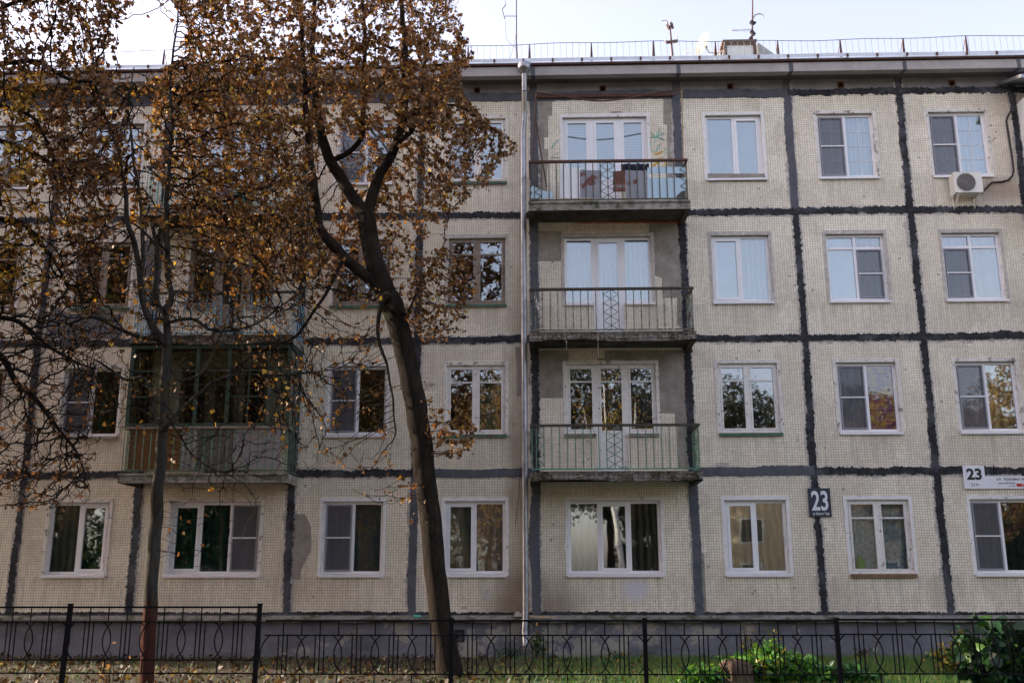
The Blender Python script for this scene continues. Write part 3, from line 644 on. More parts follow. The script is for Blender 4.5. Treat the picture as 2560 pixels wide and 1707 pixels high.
# balconies ---------------------------------------------------------------
DB = .90
def zig(mb, xa, xb, z0, z1, n, y, r=.007):
    for i in range(n):
        a = z0+(z1-z0)*i/n; b = z0+(z1-z0)*(i+1)/n
        mb.tube([(xa if i % 2 == 0 else xb, y, a), (xb if i % 2 == 0 else xa, y, b)], r, 4, False)
def balcony(bay, fl, barmat, railmat, ragged=False, bars=True, botmat=None):
    cx = BX[bay]; x0, x1 = cx-1.60, cx+1.58; zs_ = ROWS[fl-1]; top = zs_+.80+.03; lo = zs_-.055
    K = empty('balcony'); K.parent = B; K.location = (0, 0, -GZ)
    # slab: front edge, sloping underside with side ribs
    mb = MB(); N = 90 if ragged else 30; zt_ = lo-.02; zb = lo-.20
    vs = []; fs = []
    rows = 6
    for i in range(N+1):
        x = x0-.03+(x1-x0+.06)*i/N
        for j in range(rows+1):
            z = zb+(zt_-zb)*j/rows; d = random.uniform(-.018, .014)*(1.4 if ragged else .25) if 0 < j < rows else 0
            cut = (.03*math.sin(x*2.3)+random.uniform(0, .02)) if ragged and j == 0 else 0
            lip = -.035 if (not ragged and j >= rows-1) else 0
            vs.append((x, -DB+d+lip, z+max(0, cut)))
    for i in range(N):
        for j in range(rows):
            a = i*(rows+1)+j; fs.append((a, a+rows+1, a+rows+2, a+1))
    mb.add(vs, fs)
    xa, xb = x0-.03, x1+.03
    mb.quad((xa, -DB-.03, zt_), (xb, -DB-.03, zt_), (xb, -.0, zt_), (xa, -.0, zt_))
    mb.quad((xa, 0, zb), (xa, -DB, zb), (xa, -DB, zt_), (xa, 0, zt_)); mb.quad((xb, 0, zb), (xb, 0, zt_), (xb, -DB, zt_), (xb, -DB, zb))
    add(mb, 'slab', M['slab'], K)
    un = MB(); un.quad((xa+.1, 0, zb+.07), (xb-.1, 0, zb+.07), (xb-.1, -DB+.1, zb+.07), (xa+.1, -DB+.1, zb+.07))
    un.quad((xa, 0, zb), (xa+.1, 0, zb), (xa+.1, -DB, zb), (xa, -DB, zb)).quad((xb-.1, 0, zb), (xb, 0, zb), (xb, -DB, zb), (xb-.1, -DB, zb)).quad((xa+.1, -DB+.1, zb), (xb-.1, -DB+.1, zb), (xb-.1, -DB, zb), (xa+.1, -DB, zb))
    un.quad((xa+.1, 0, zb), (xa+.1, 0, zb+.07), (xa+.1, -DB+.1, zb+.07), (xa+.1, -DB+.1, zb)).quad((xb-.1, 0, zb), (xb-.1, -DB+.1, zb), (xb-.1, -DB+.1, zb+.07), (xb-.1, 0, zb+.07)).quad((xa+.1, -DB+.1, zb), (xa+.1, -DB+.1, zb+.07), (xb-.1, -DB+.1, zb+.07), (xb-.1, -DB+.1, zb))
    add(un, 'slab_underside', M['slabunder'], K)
    if ragged:
        rb = MB()
        for k in range(34):
            if random.random() < .12: continue
            x = x0+.05+k*.093+random.uniform(-.01, .01); rb.tube([(x, -DB-.022, zb+random.uniform(0, .03)), (x+random.uniform(-.01, .01), -DB-.026, zt_-.01)], .0042, 4)
        rb.tube([(x0, -DB-.024, zb+.05), (x0+1.5, -DB-.024, zb+.045), (x1, -DB-.024, zb+.055)], .0045, 4); rb.tube([(x0, -DB-.026, zt_-.05), (x1, -DB-.026, zt_-.045)], .0042, 4)
        add(rb, 'exposed_rebar', M['rust'], K)
    y = -DB+.04; bz = zs_-.05
    # handrail and bottom rail, round the three sides
    h = MB().box(x0-.02, x1+.02, y-.03, y+.035, top-.045, top).box(x0-.018, x0+.03, y+.036, -.0, top-.042, top-.003).box(x1-.03, x1+.018, y+.036, -.0, top-.042, top-.003); add(h, 'handrail', railmat, K)
    lr = MB().box(x0, x1, y-.012, y+.012, bz+.018, bz+.042).box(x0, x0+.022, y+.013, 0, bz+.019, bz+.041).box(x1-.022, x1, y+.013, 0, bz+.019, bz+.041); add(lr, 'bottom_rail', botmat or barmat, K)
    br = MB(); za, zb_ = bz+.03, top-.04; cxm = (x0+x1)/2+.01; sp = .1485
    xs_ = [x0+.012, x0+.095, x0+.24]+[x0+.24+sp*k for k in range(1, 19)]
    xs_ = [x for x in xs_ if x < x1-.05]+[x1-.012]
    for x in xs_: br.tube([(x+random.uniform(-.003, .003), y, za), (x, y, zb_)], .0105, 5)
    for yy in np.linspace(y+.14, -.10, 5):
        br.tube([(x0+.01, yy, za), (x0+.01, yy, zb_)], .0085, 5); br.tube([(x1-.01, yy, za), (x1-.01, yy, zb_)], .0085, 5)
    mid = xs_[len(xs_)//2]; 
    zig(br, mid-sp, mid, za, zb_, 9, y); zig(br, mid+sp, mid, za, zb_, 9, y); zig(br, x0+.095, x0+.24, za, zb_, 9, y); zig(br, x1-.012, x1-.012-sp*.9, za, zb_, 9, y)
    add(br, 'balusters', barmat, K)
    return K, x0, x1, y, za, zb_, top
balcony('E', 4, M['rustygreen'], M['rust'])
balcony('E', 3, M['railwhite'], M['darkwood'], ragged=True)
balcony('E', 2, M['railgreen'], M['darkwood'], ragged=True, botmat=plain('green_rail_paint', (.06, .22, .15), .6, .3, 8))
balcony('B', 4, M['railteal'], M['darkwood']); balcony('B', 3, M['railblue'], M['darkwood'], ragged=True)
K, x0, x1, y, za, zb_, top = balcony('B', 2, M['railgreen'], M['greywood'], botmat=M['greenpaint'])
# glazed lower-left balcony: infill boards behind the bars, timber glazing above
brown = plain('brown_hardboard', (.17, .085, .025), .7, .2, 3); lace = cloth('grey_white_sheeting', (.42, .42, .40), (.22, .22, .21), 8); gboard = plain('grey_board', (.15, .13, .125), .8, .3, 3); wboard = plain('pale_board', (.33, .31, .31), .7, .08, 4)
def fx(px): return at(px, 1120, y+.02)[0]
for a, b, mt, nm in ((322, 455, brown, 'infill_board'), (455, 495, lace, 'infill_sheet'), (495, 530, gboard, 'infill_board'), (530, 581, gboard, 'infill_board'), (582, 700, wboard, 'infill_board')):
    add(MB().box(fx(a)+.004, fx(b), y+.018, y+.03, za+.02, zb_-.0), nm, mt, K)
Zt = 6.3-.26-.0; gz0 = top+.002; gr = plain('dark_green_timber', (.03, .06, .045), .8, .3, 8, dirt=(.07, .06, .05), dscale=12)
q = MB(); yf = y-.02
posts = [x0+.02, x0+.93, x0+1.52, x0+2.22, x1-.06]
posts = [x0, at(487, 950, yf)[0], at(566, 950, yf)[0], x1-.07]
for p in posts: q.box(p, p+.07, yf, yf+.06, gz0, Zt)
q.box(x0, x1, yf+.001, yf+.059, Zt-.07, Zt-.001).box(x0, x1, yf+.001, yf+.059, gz0+.001, gz0+.06)
for i in range(3):
    a, b = posts[i]+.07, posts[i+1]
    for fr in (.36, .68): zz = gz0+(Zt-gz0)*fr; q.box(a, b, yf+.01, yf+.04, zz-.013, zz+.013) if i != 1 or fr > .5 else None
    if i == 2:
        for s in (1/3, 2/3): q.box(a+(b-a)*s-.012, a+(b-a)*s+.012, yf+.012, yf+.038, gz0+.06, Zt-.07)
    if i == 0: q.box(a+(b-a)*.5-.012, a+(b-a)*.5+.012, yf+.012, yf+.038, gz0+.06, Zt-.07)
for xs0 in (x0, x1-.05):
    q.box(xs0+.002, xs0+.048, -.06, -.0, gz0, Zt); q.box(xs0+.002, xs0+.048, yf+.061, -.06, Zt-.06, Zt-.002); q.box(xs0+.002, xs0+.048, yf+.061, -.06, gz0+.002, gz0+.05); q.box(xs0+.004, xs0+.046, yf+.4, yf+.45, gz0+.05, Zt-.06); q.box(xs0+.004, xs0+.046, yf+.45, -.06, gz0+.45, gz0+.48)
add(q, 'glazing_frame', gr, K)
add(MB().box(x0+.07, x1-.07, yf+.025, yf+.029, gz0+.06, Zt-.07).box(x0+.02, x0+.024, yf+.07, -.06, gz0+.05, Zt-.06).box(x1-.026, x1-.022, yf+.07, -.06, gz0+.05, Zt-.06), 'glazing', M['glassdim'], K)
add(MB().box(x1+.001, x1+.012, y+.05, -.3, 3.62, gz0-.0), 'side_board', gr, K)
# neighbouring glazed balcony at the right edge of view
K = empty('enclosed_balcony'); K.parent = B; K.location = (0, 0, -GZ)
x0, x1 = 10.27, 13.2; wp = plain('white_siding', (.66, .68, .70), .5, .06, 2, bump=0)
add(MB().box(x0, x1, -.9, -.0, 8.78, 9.0), 'slab', M['slab'], K); add(MB().box(x0, x1, -.92, -.0, 9.001, 9.9).box(x0, x0+.02, -.9, 0, 9.95, 11.35), 'siding', wp, K)
q = MB().box(x0-.01, x0+.05, -.95, -.90, 9.0, 11.4).box(x0-.012, x0+.03, -.90, -.86, 9.0, 11.36)
for k in range(1, 4): q.box(x0+k*.97, x0+k*.97+.06, -.95, -.90, 9.9, 11.4)
q.box(x0+.05, x1, -.949, -.901, 9.9, 9.96).box(x0+.05, x1, -.949, -.901, 11.32, 11.38); add(q, 'glazing_frame', M['pvc'], K)
add(MB().box(x0+.05, x1, -.925, -.92, 9.96, 11.32), 'glazing', M['glass'], K)
add(MB().add([(x0-.35, -.99, 11.46), (x1, -.99, 11.46), (x1, .0, 11.80), (x0-.35, .0, 11.80), (x0-.35, -.99, 11.53), (x1, -.99, 11.53), (x1, .0, 11.87), (x0-.35, 0, 11.87)], [(0, 3, 2, 1), (4, 5, 6, 7), (0, 1, 5, 4), (0, 4, 7, 3)]), 'awning_roof', M['zinc'], K)
for fl in (2, 3): balcony('I', fl, M['railwhite'], M['darkwood'])

# downpipe ---------------------------------------------------------------
D = empty('downpipe'); D.parent = B; D.location = (0, 0, -GZ)
xp, _ = at(1311.5, 1000, -.16); xt = at(1310.5, 190, -.45)[0]
def pipe(z1, z0, ya, yb, xa, xb, mat, r=.057):
    q = MB(); q.tube([(xa, ya, z1), (xb, yb, z0)], [r, r*.985], 20); q.tube([(xb, yb, z0+.012), (xb, yb, z0-.006)], r+.008, 20); add(q, 'pipe_section', mat, D)
zl = [11.83, 11.45, 10.95]; 
pipe(11.98, 11.62, -.50, -.42, xt, xt, M['zinc']); pipe(11.62, 11.22, -.42, -.24, xt, xt+.002, M['zincdark'], .056); pipe(11.22, 10.75, -.24, -.16, xt+.002, xp-.01, M['zinc'])
z = 10.75
while z > .98:
    z2 = max(.98, z-random.choice([.95, 1.0, .92])); pipe(z, z2, -.16, -.16, xp-.01*(z-1)/10, xp-.01*(z2-1)/10+random.uniform(-.003, .003), M['zinc']); z = z2
pipe(.98, .62, -.16, -.19, xp, xp-.015, M['zinc']); pipe(.62, .36, -.19, -.24, xp-.015, xp+.0, M['zinc'], .06)
q = MB(); q.tube([(xt, -.51, 11.97), (xt, -.51, 12.07), (xt, -.51, 12.075), (xt, -.51, 12.19), (xt, -.51, 12.20), (xt, -.51, 12.19)], [.058, .135, .14, .14, .134, .125], 24, False); add(q, 'rain_hopper', M['zinc'], D)
q = MB()
for zz in (10.1, 7.6, 5.0, 2.4): q.tube([(xp-.002, -.16, zz), (xp-.002, 0, zz)], .012, 6)
add(q, 'pipe_brackets', M['rust'], D)

# roof box with antenna, roof things -------------------------------------
Yc = 1.6
def rx(px, py, Y=Yc): return at(px, py, Y)
x0, zt_ = rx(1806, 101); x1, _ = rx(1892, 101); xb, zb = rx(1806, 157)
V = empty('roof_ventilation_box'); V.parent = B; V.location = (0, 0, -GZ)
wdk = plain('weathered_brown_wood', (.10, .06, .045), .9, .35, 8)
add(MB().box(x0+.07, x1-.07, Yc+.03, Yc+.9, 12.4, zt_-.10), 'box_panel', plain('pale_box_panel', (.55, .56, .55), .7, .06, 2), V)
q = MB().box(x0, x1, Yc-.02, Yc+.95, zt_-.035, zt_).box(x0+.035, x1-.03, Yc, Yc+.04, zt_-.12, zt_-.036).box(x0+.02, x0+.09, Yc-.005, Yc+.06, 12.4, zt_-.121).box(x1-.09, x1-.02, Yc-.005, Yc+.06, 12.4, zt_-.121); add(q, 'box_frame', wdk, V)
xa, za = rx(1893, 112, Yc+.3); xc, zc = rx(1932, 140, Yc+.3)
q = MB().add([(xa, Yc+.2, za), (xc, Yc+.2, zc), (xc, Yc+.9, zc), (xa, Yc+.9, za), (xa, Yc+.2, za-.03), (xc, Yc+.2, zc-.03), (xa, Yc+.2, zc-.02)], [(0, 1, 2, 3), (0, 4, 5, 1), (4, 6, 5)]); add(q, 'lean_to_roof', M['zincdark'], V)
add(MB().box(xa, xc-.02, Yc+.25, Yc+.85, 12.4, zc-.03), 'lean_to_wall', plain('blue_shade_sheet', (.5, .54, .6), .5, .05, 2), V)  # blue shade on this side is put into the sheet colour
xl, zl_ = rx(1796, 112); xm, _ = rx(1772, 150)
add(MB().prism([(x0-.005, 12.4), (x0-.005, zt_-.08), (x0-.09, zt_-.12), (x0-.33, 12.75), (x0-.36, 12.4)], Yc+.3, Yc+.8), 'side_flashing', plain('sunlit_sheet', (.75, .75, .74), .5, .05, 2), V)  # sunlight on this flank is put into the sheet colour

def mast(name, label, pts, r, extra, Y, cat='antenna', parts=()):
    e = empty(name, at3(pts[0][0], pts[0][1], Y)); tag(e, label, cat); off = Vector(e.location)
    def loc(o): o.location = -off; return o
    loc(MB().tube([at3(a, b, Y) for a, b in pts], r, 7).build('mast', M['rust'], e))
    for nm, mb, mt in extra: loc(mb.build(nm, mt, e))
    return e
Y = -.2
a = lambda *p: [at3(x, y_, Y) for x, y_ in p]
q = MB().tube(a((1290, 41), (1262, 41)), .008, 5).tube(a((1262, 48), (1255, 25), (1264, 13)), .011, 5).tube(a((1264, 14), (1262, -20)), .005, 4)
q2 = MB().tube(a((1263, 48), (1264, 80), (1268, 100), (1280, 115), (1290, 118)), .004, 4).tube(a((1291, 45), (1291, 80), (1286, 110), (1273, 155)), .004, 4)
mast('wire_antenna', 'tall thin mast with a bent dipole arm on roof beside the downpipe', ((1293, 157), (1291, 100), (1291, -60)), [.02, .014, .010], (('dipole_arm', q, M['black']), ('cable', q2, M['black'])), Y)
Y = .4
a = lambda *p: [at3(x, y_, Y) for x, y_ in p]
q = MB(); q.tube(a((1664, 107), (1694, 103)), .042, 4, True, False)
q2 = MB(); q2.tube(a((1668, 62), (1673, 74)), .03, 4, True, False).tube(a((1678, 58), (1682, 72)), .032, 4, True, False).tube(a((1654, 53), (1667, 51), (1670, 60)), .008, 5)
q3 = MB()
for p0, p1 in (((1677, 50), (1676, 57)), ((1666, 55), (1667, 60)), ((1662, 96), (1664, 103)), ((1692, 90), (1693, 99))): q3.tube([at3(*p0, Y), at3(*p1, Y)], .018, 8)
mast('wiring_mast', 'leaning iron mast with crossbars and white insulators on roof edge', ((1683, 158), (1679, 115), (1675, 65)), [.024, .022, .016], (('crossbar', q, M['rust']), ('top_bracket', q2, M['rust']), ('insulator', q3, M['whiteplastic'])), Y)
Y = 1.9
a = lambda *p: [at3(x, y_, Y) for x, y_ in p]
q = MB().tube(a((1882, 48), (1888, 38), (1898, 35), (1907, 38), (1909, 48)), .017, 7)
q2 = MB().tube(a((1877, 54), (1884, 60)), .06, 5).tube(a((1878, 78), (1886, 88)), .055, 5).tube(a((1874, 98), (1886, 84)), .03, 5).tube(a((1883, 62), (1889, 56)), .03, 5)
q3 = MB().tube(a((1828, 77), (1880, 75)), .007, 4).tube(a((1828, 72), (1828, 81)), .005, 4)
for k in range(13): q3.tube(a((1830+k*3.6, 72-k*.1), (1829+k*3.6, 80)), .005, 4)
mast('aerial_mast', 'tall mast with hooked pipe and a many-toothed aerial on the roof box', ((1880, 104), (1881, 60), (1882, -60)), [.026, .02, .012], (('hooked_pipe', q, M['zincdark']), ('clamp', q2, M['black']), ('toothed_aerial', q3, M['zincdark'])), Y)
# satellite dish
Y = 1.2; c = Vector(at3(1755, 110, Y)); T = empty('satellite_dish', c); tag(T, 'white oval satellite dish turned sideways on the roof left of the box', 'satellite dish')
nrm = Vector((-.88, -.40, .22)).normalized(); u = nrm.cross(Vector((0, 0, 1))).normalized(); v = u.cross(nrm)
q = MB(); vs = [nrm*-.06]; fs = []
for j in range(1, 7):
    for k in range(28):
        t = 2*math.pi*k/28; rr = j/6; vs.append((u*math.cos(t)*.27+v*math.sin(t)*.29)*rr+nrm*(-.06+.06*rr*rr))
fs = [(0, 1+k, 1+(k+1) % 28) for k in range(28)]+[(1+(j-1)*28+k, 1+j*28+k, 1+j*28+(k+1) % 28, 1+(j-1)*28+(k+1) % 28) for j in range(1, 6) for k in range(28)]
q.add(vs, fs, True); q.build('reflector', plain('aged_dish', (.17, .165, .15), .4, .08, 3, dirt=(.45, .28, .15), dscale=5, dlo=.58, dhi=.75), T)
q = MB().tube([Vector(at3(1759, 119, Y))-c, Vector(at3(1768, 118, Y))-c], .035, 6).tube([Vector(at3(1767, 122, Y))-c, Vector(at3(1772, 132, Y))-c, Vector(at3(1800, 134, Y+.5))-c, Vector(at3(1807, 126, Y+.5))-c], .014, 6); q.build('mounting_arm', M['zincdark'], T)
q = MB().tube([Vector(at3(1756, 138, Y))-c, Vector(at3(1738, 146, Y-.2))-c, Vector(at3(1722, 132, Y-.3))-c], .007, 5).tube([Vector(at3(1713, 134, Y-.3))-c, Vector(at3(1722, 130, Y-.3))-c], .02, 7); q.build('receiver_arm', M['whiteplastic'], T)

# air conditioner ----------------------------------------------------------
x0, z1 = at(2385, 434, -.35); x1, z0 = at(2459, 480, -.35); z1 += .02
A = empty('air_conditioner', ((x0+x1)/2, -.2, z0)); tag(A, 'white air conditioner unit on brackets under the top right window', 'air conditioner'); off = Vector(A.location)
def pa(mb, nm, mt, e=A): o = mb.build(nm, mt, e); o.location = -Vector(e.location); return o
wpl = M['whiteplastic']
q = MB(); q.box(x0, x1, -.35, -.09, z0, z1).box(x0-.006, x1+.006, -.356, -.084, z1+.0005, z1+.014); pa(q, 'casing', wpl)
fc = x0+(x1-x0)*.40; zc = (z0+z1)/2+.0; rr = (z1-z0)*.44
q = MB()
for k in range(6): q.tube([(fc+rr*(k+1)/6*math.cos(t), -.362, zc+rr*(k+1)/6*math.sin(t)) for t in np.linspace(0, 2*math.pi, 25)], .004, 4, False)
for t in np.linspace(0, 2*math.pi, 13)[:-1]: q.tube([(fc, -.364, zc), (fc+rr*math.cos(t), -.364, zc+rr*math.sin(t))], .003, 4)
pa(q, 'fan_grille', M['zincdark'])
q = MB(); q.add([(fc, -.3575, zc)]+[(fc+rr*math.cos(t), -.3575, zc+rr*math.sin(t)) for t in np.linspace(0, 2*math.pi, 33)], [(0, i+1, i+2) for i in range(32)]); pa(q, 'fan', plain('fan_shadow_plastic', (.10, .09, .085), .6))
q = MB()
for k in range(7): zz = z0+.04+k*(z1-z0-.08)/6; q.box(x0-.004, x0-.0005, -.32, -.12, zz-.006, zz+.006)
pa(q, 'side_louvres', plain('teal_louvres', (.18, .25, .26), .5))
for xx_ in (x0+.07, x1-.07): pa(MB().tube([(xx_, 0, z0-.014), (xx_, -.35, z0-.014)], .013, 4).tube([(xx_, 0, z0-.24), (xx_, -.33, z0-.02)], .012, 4).tube([(xx_, -.012, z0-.25), (xx_, -.012, z0+.1)], .012, 4), 'bracket', wpl)
cbl = MB().tube([(x1, -.2, zc-.1), (x1+.1, -.05, zc-.12)]+[at3(a_, b_, -.03) for a_, b_ in ((2480, 456), (2505, 455), (2522, 450), (2531, 440), (2534, 425), (2530, 390), (2522, 340), (2516, 305), (2520, 290), (2527, 278))], .02, 8)
o = pa(cbl, 'hose', M['black'])

# signs ----------------------------------------------------------------------
def sign(name, label, pxr, y, mat, W=.012):
    (pa0, pb0), (pa1, pb1) = pxr; x0, z1 = at(pa0, pb0, y); x1, z0 = at(pa1, pb1, y)
    e = empty(name, ((x0+x1)/2, y, z0)); tag(e, label, 'sign')
    o = MB().box(x0, x1, y, y+W, z0, z1).build('plate', mat, e); o.location = -Vector(e.location); return e, x0, x1, z0, z1
def stext(e, *args, **kw):
    o = text_mb(*args, parent=e, **kw); o.location = -Vector(e.location); return o
e, x0, x1, z0, z1 = sign('house_number_sign', 'dark blue enamel sign with tall white 23 on the seam right of the downpipe', ((2019, 1220), (2080, 1291)), -.035, M['signblue'])
h = z1-z0; xm = (x0+x1)/2
stext(e, '23', xm, z0+h*.21, h*.70, -.035, M['lettersoft'], 'numerals', sx=.66, bold=.02)
stext(e, 'ул. Красные Зори', xm+.01, z0+h*.035, h*.13, -.035, M['lettersoft'], 'street_name', sx=.50, bold=.015)
e, x0, x1, z0, z1 = sign('house_number_plate', 'white square plate with black 23 and a small 21 with arrow', ((2406, 1164), (2466, 1221)), -.045, M['signwhite'])
h = z1-z0; xm = (x0+x1)/2
stext(e, '23', xm, z0+h*.385, h*.50, -.045, M['letterblack'], 'numerals', sx=1.05, bold=.035)
stext(e, '21', xm-.04, z0+h*.11, h*.13, -.045, M['letterblack'], 'small_numerals')
q = MB(); ax, az = xm+.015, z0+h*.175
q.box(ax+.006, ax+.065, -.0475, -.045, az-.004, az+.004); q.prism([(ax, az), (ax+.028, az+.028), (ax+.036, az+.024), (ax+.012, az), (ax+.036, az-.024), (ax+.028, az-.028)], -.0478, -.045)
o = q.build('arrow', M['letterblack'], e); o.location = -Vector(e.location)
x0b = x1+.002; ztop = at(2500, 1190, -.03)[1]; x1b = x0b+1.35; z0b = at(2500, 1221, -.03)[1]
e = empty('street_name_sign', ((x0b+x1b)/2, -.03, z0b)); tag(e, 'long white street name sign joined to the right of the white 23 plate', 'sign')
o = MB().box(x0b, x1b, -.03, -.018, z0b, ztop).build('plate', M['signwhite'], e); o.location = -Vector(e.location); h = ztop-z0b
xs_, xe = at(2473, 1200, -.03)[0], at(2560, 1200, -.03)[0]
stext(e, 'ул.  Красные зори', xs_+.46, z0b+h*.62, h*.29, -.03, M['letterblack'], 'street_name', sx=1.0)
stext(e, 'дом подключен', at(2517, 1208, -.03)[0], z0b+h*.37, h*.12, -.03, M['letterblack'], 'small_print', sx=1.)
stext(e, 'к сети', at(2530, 1214, -.03)[0], z0b+h*.18, h*.09, -.03, M['letterblack'], 'small_print', sx=1.)
xr = at(2541, 1208, -.03)[0]; o = MB().box(xr, xr+.34, -.0325, -.03, z0b+h*.16, z0b+h*.42).build('red_label', M['signred'], e); o.location = -Vector(e.location)
stext(e, 'уютnet', xr+.17, z0b+h*.21, h*.15, -.033, M['signwhite'], 'label_text', sx=1.1, bold=.03)

# clutter on the top balcony -------------------------------------------------
yb = -DB+.06
def zz4(px, py, Y=yb): return at(1300+px*.20408, 200+py*.20408, Y)
def sheet(name, label, cat, poly, mat, y=yb, th=.006, wave=.0, group=None):
    pts = [zz4(a, b, y) for a, b in poly]; mb = MB().prism(pts, y, y+th); o = center(mb.build(name, mat)); tag(o, label, cat, group); return o
rg = plain('grey_paint_over_rust', (.27, .28, .31), .6, .08, 3, dirt=(.15, .045, .03), dscale=2.6, dlo=.55, dhi=.57)
GS = 'sheets tied behind the top balcony bars'
sheet('plastic_sheet', 'white corrugated sheet behind the top balcony bars beside the rusty grey one', 'sheet', [(492, 1072), (763, 1078), (735, 1110), (735, 1448), (492, 1445)], M['pvc'], group=GS)
sheet('metal_sheet', 'grey metal sheet with a broad rust patch left of the balcony centre', 'sheet', [(736, 1095), (820, 1108), (1000, 1108), (998, 1450), (730, 1440)], rg, y=yb+.012, group=GS)
sheet('metal_sheet', 'narrow red brown metal sheet right of the balcony centre', 'sheet', [(1140, 1118), (1290, 1112), (1292, 1370), (1140, 1368)], plain('red_brown_primer', (.16, .05, .035), .7, .2, 4, dirt=(.3, .3, .32), dscale=4, dlo=.6, dhi=.63), y=yb+.014, group=GS)
sheet('metal_sheet', 'grey metal sheet with white smears and a rusty lower edge on the top balcony', 'sheet', [(1291, 1104), (1420, 1112), (1562, 1106), (1562, 1448), (1300, 1448)], rg.copy(), y=yb+.005, group=GS)
pb = plain('pale_blue_plastic', (.45, .62, .72), .4, .06, 2, bump=0)
sheet('plastic_sheet', 'narrow pale blue strip tied across the right end of the top balcony', 'sheet', [(1560, 1075), (1800, 1062), (2030, 1068), (2030, 1142), (1560, 1150)], pb, group=GS)
sheet('plastic_sheet', 'large pale blue sheet covering the lower right of the top balcony', 'sheet', [(1564, 1202), (2000, 1200), (2030, 1200), (2030, 1355), (1975, 1365), (1890, 1448), (1566, 1450)], pb, y=yb+.002, group=GS)
sheet('plastic_sheet', 'broken pale blue scrap leaning in the left corner of the top balcony', 'sheet', [(150, 1295), (258, 1352), (335, 1368), (402, 1368), (400, 1450), (125, 1452), (150, 1370), (120, 1355)], pb, y=yb+.002, group=GS)
# dark laundry
mb = MB(); n = 26; vs = []
for i in range(n+1):
    t = i/n; x, z1 = zz4(1235+t*345, 1028+6*math.sin(t*17), -.55); _, z0 = zz4(1235+t*345, 1150+4*math.sin(t*9), -.55); yy = -.55+.025*math.sin(t*38)
    vs += [(x, yy, z1), (x, yy-.02, (z0+z1)/2), (x, yy, z0)]
mb.add(vs, [(3*i+j, 3*i+3+j, 3*i+4+j, 3*i+1+j) for i in range(n) for j in (0, 1)], True)
tag(center(mb.build('laundry', cloth('navy_cloth', (.012, .014, .03)))), 'dark navy clothes hung to dry on the top balcony', 'laundry')
# drying frame
F = empty('clothes_drying_frame', at3(1338, 470, -.86)); tag(F, 'rusty bent pipe frame for laundry above the top balcony', 'frame')
def pf(mb, nm, mt=None): o = mb.build(nm, mt or M['rust'], F); o.location = -Vector(F.location)
Yf = -.84
pf(MB().tube([at3(1341+t, yy, Yf) for t, yy in ((0, 232), (40, 236), (90, 245), (140, 252), (165, 253), (200, 250), (240, 244), (300, 232), (363, 225))], .016, 7), 'sagging_pipe')
pf(MB().box(at(1338, 236, -.06)[0], at(1682, 240, -.06)[0], -.075, -.03, at(1500, 243, -.06)[1], at(1500, 236, -.06)[1]), 'wall_bar')
pf(MB().tube([at3(1340, 233, Yf), at3(1337, 290, Yf), at3(1332, 400, Yf)], .014, 6).tube([at3(1337, 290, Yf), at3(1367, 470, -.4)], .013, 6), 'left_leg')
pf(MB().tube([at3(1704, 224, Yf), at3(1706, 300, Yf), at3(1708, 400, Yf)], .012, 6), 'right_leg', plain('yellowish_pipe', (.26, .19, .09), .7))
pf(MB().tube([at3(1341, 232, Yf), at3(1341, 238, -.05)], .012, 6), 'stay'); pf(MB().tube([at3(1704, 225, Yf), at3(1682, 242, -.05)], .010, 6), 'stay')
# child's drawing on the tiles beside the top balcony door
def gline(pts, r=.007): return MB().tube([at3(1300+x*.20408, 200+y_*.20408, -.002) for x, y_ in pts], r, 4)
teal = plain('teal_chalk', (.20, .52, .42), .9, .3, 20, bump=0); yel = plain('yellow_chalk', (.70, .42, .05), .9, .3, 20, bump=0)
q = MB()
for l in ([(1665, 705), (1710, 600), (1690, 640), (1665, 705)], [(1665, 705), (1770, 655), (1720, 650), (1665, 705)], [(1665, 705), (1775, 740), (1730, 715), (1665, 705)], [(1665, 705), (1600, 650), (1625, 650), (1665, 705)], [(1665, 705), (1590, 710), (1620, 690), (1665, 705)], [(1665, 705), (1650, 780)],
          [(1660, 880), (1680, 820), (1725, 775), (1700, 840), (1665, 885)], [(1600, 730), (1595, 860), (1650, 890)], [(1795, 830), (1760, 880), (1800, 900), (1750, 940)],
          [(500, 720), (420, 760), (390, 830), (430, 850)], [(490, 740), (430, 780), (380, 850)], [(470, 890), (400, 930), (380, 960), (500, 950)], [(380, 650), (400, 670)], [(430, 1080), (470, 1100), (430, 1220)]): q.v and None; g_ = gline(l); q.add(g_.v, g_.f, True)
add(q, 'chalk_drawing', teal)
q = MB()
for l in ([(1640, 910), (1750, 875)], [(1650, 925), (1740, 895)], [(1690, 960), (1740, 940)], [(1700, 990), (1750, 960), (1790, 1040), (1740, 1060)], [(1620, 1060), (1700, 1010)], [(1630, 1045), (1720, 985)]): g_ = gline(l, .011); q.add(g_.v, g_.f, True)
add(q, 'chalk_drawing', yel)
# things on the left balconies
x, z = at(612, 505, -.55); 
def lathe(prof, n=20):
    mb = MB(); vs = []
    for r, z in prof:
        for k in range(n): t = 2*math.pi*k/n; vs.append((r*math.cos(t), r*math.sin(t), z))
    fs = [(j*n+k, j*n+(k+1) % n, (j+1)*n+(k+1) % n, (j+1)*n+k) for j in range(len(prof)-1) for k in range(n)]; fs.append(tuple(range(n))[::-1]); return mb.add(vs, fs, True)
o = lathe([(.14, 0), (.19, .40), (.20, .41), (.20, .43), (.18, .43), (.15, .08)]).build('plastic_tub', plain('green_plastic', (.0, .16, .08), .35, .1, 3, bump=0)); o.location = (x, -.55, 8.95); tag(o, 'green plastic tub standing on the top left balcony', 'tub')
q = MB(); n = 14; vs = []
for i in range(n+1):
    t = i/n; xx_ = at(532+48*t, 470, -.7)[0]; vs += [(xx_, -.7+.02*math.sin(t*20), 9.0), (xx_, -.7+.02*math.sin(t*20), 9.46)]
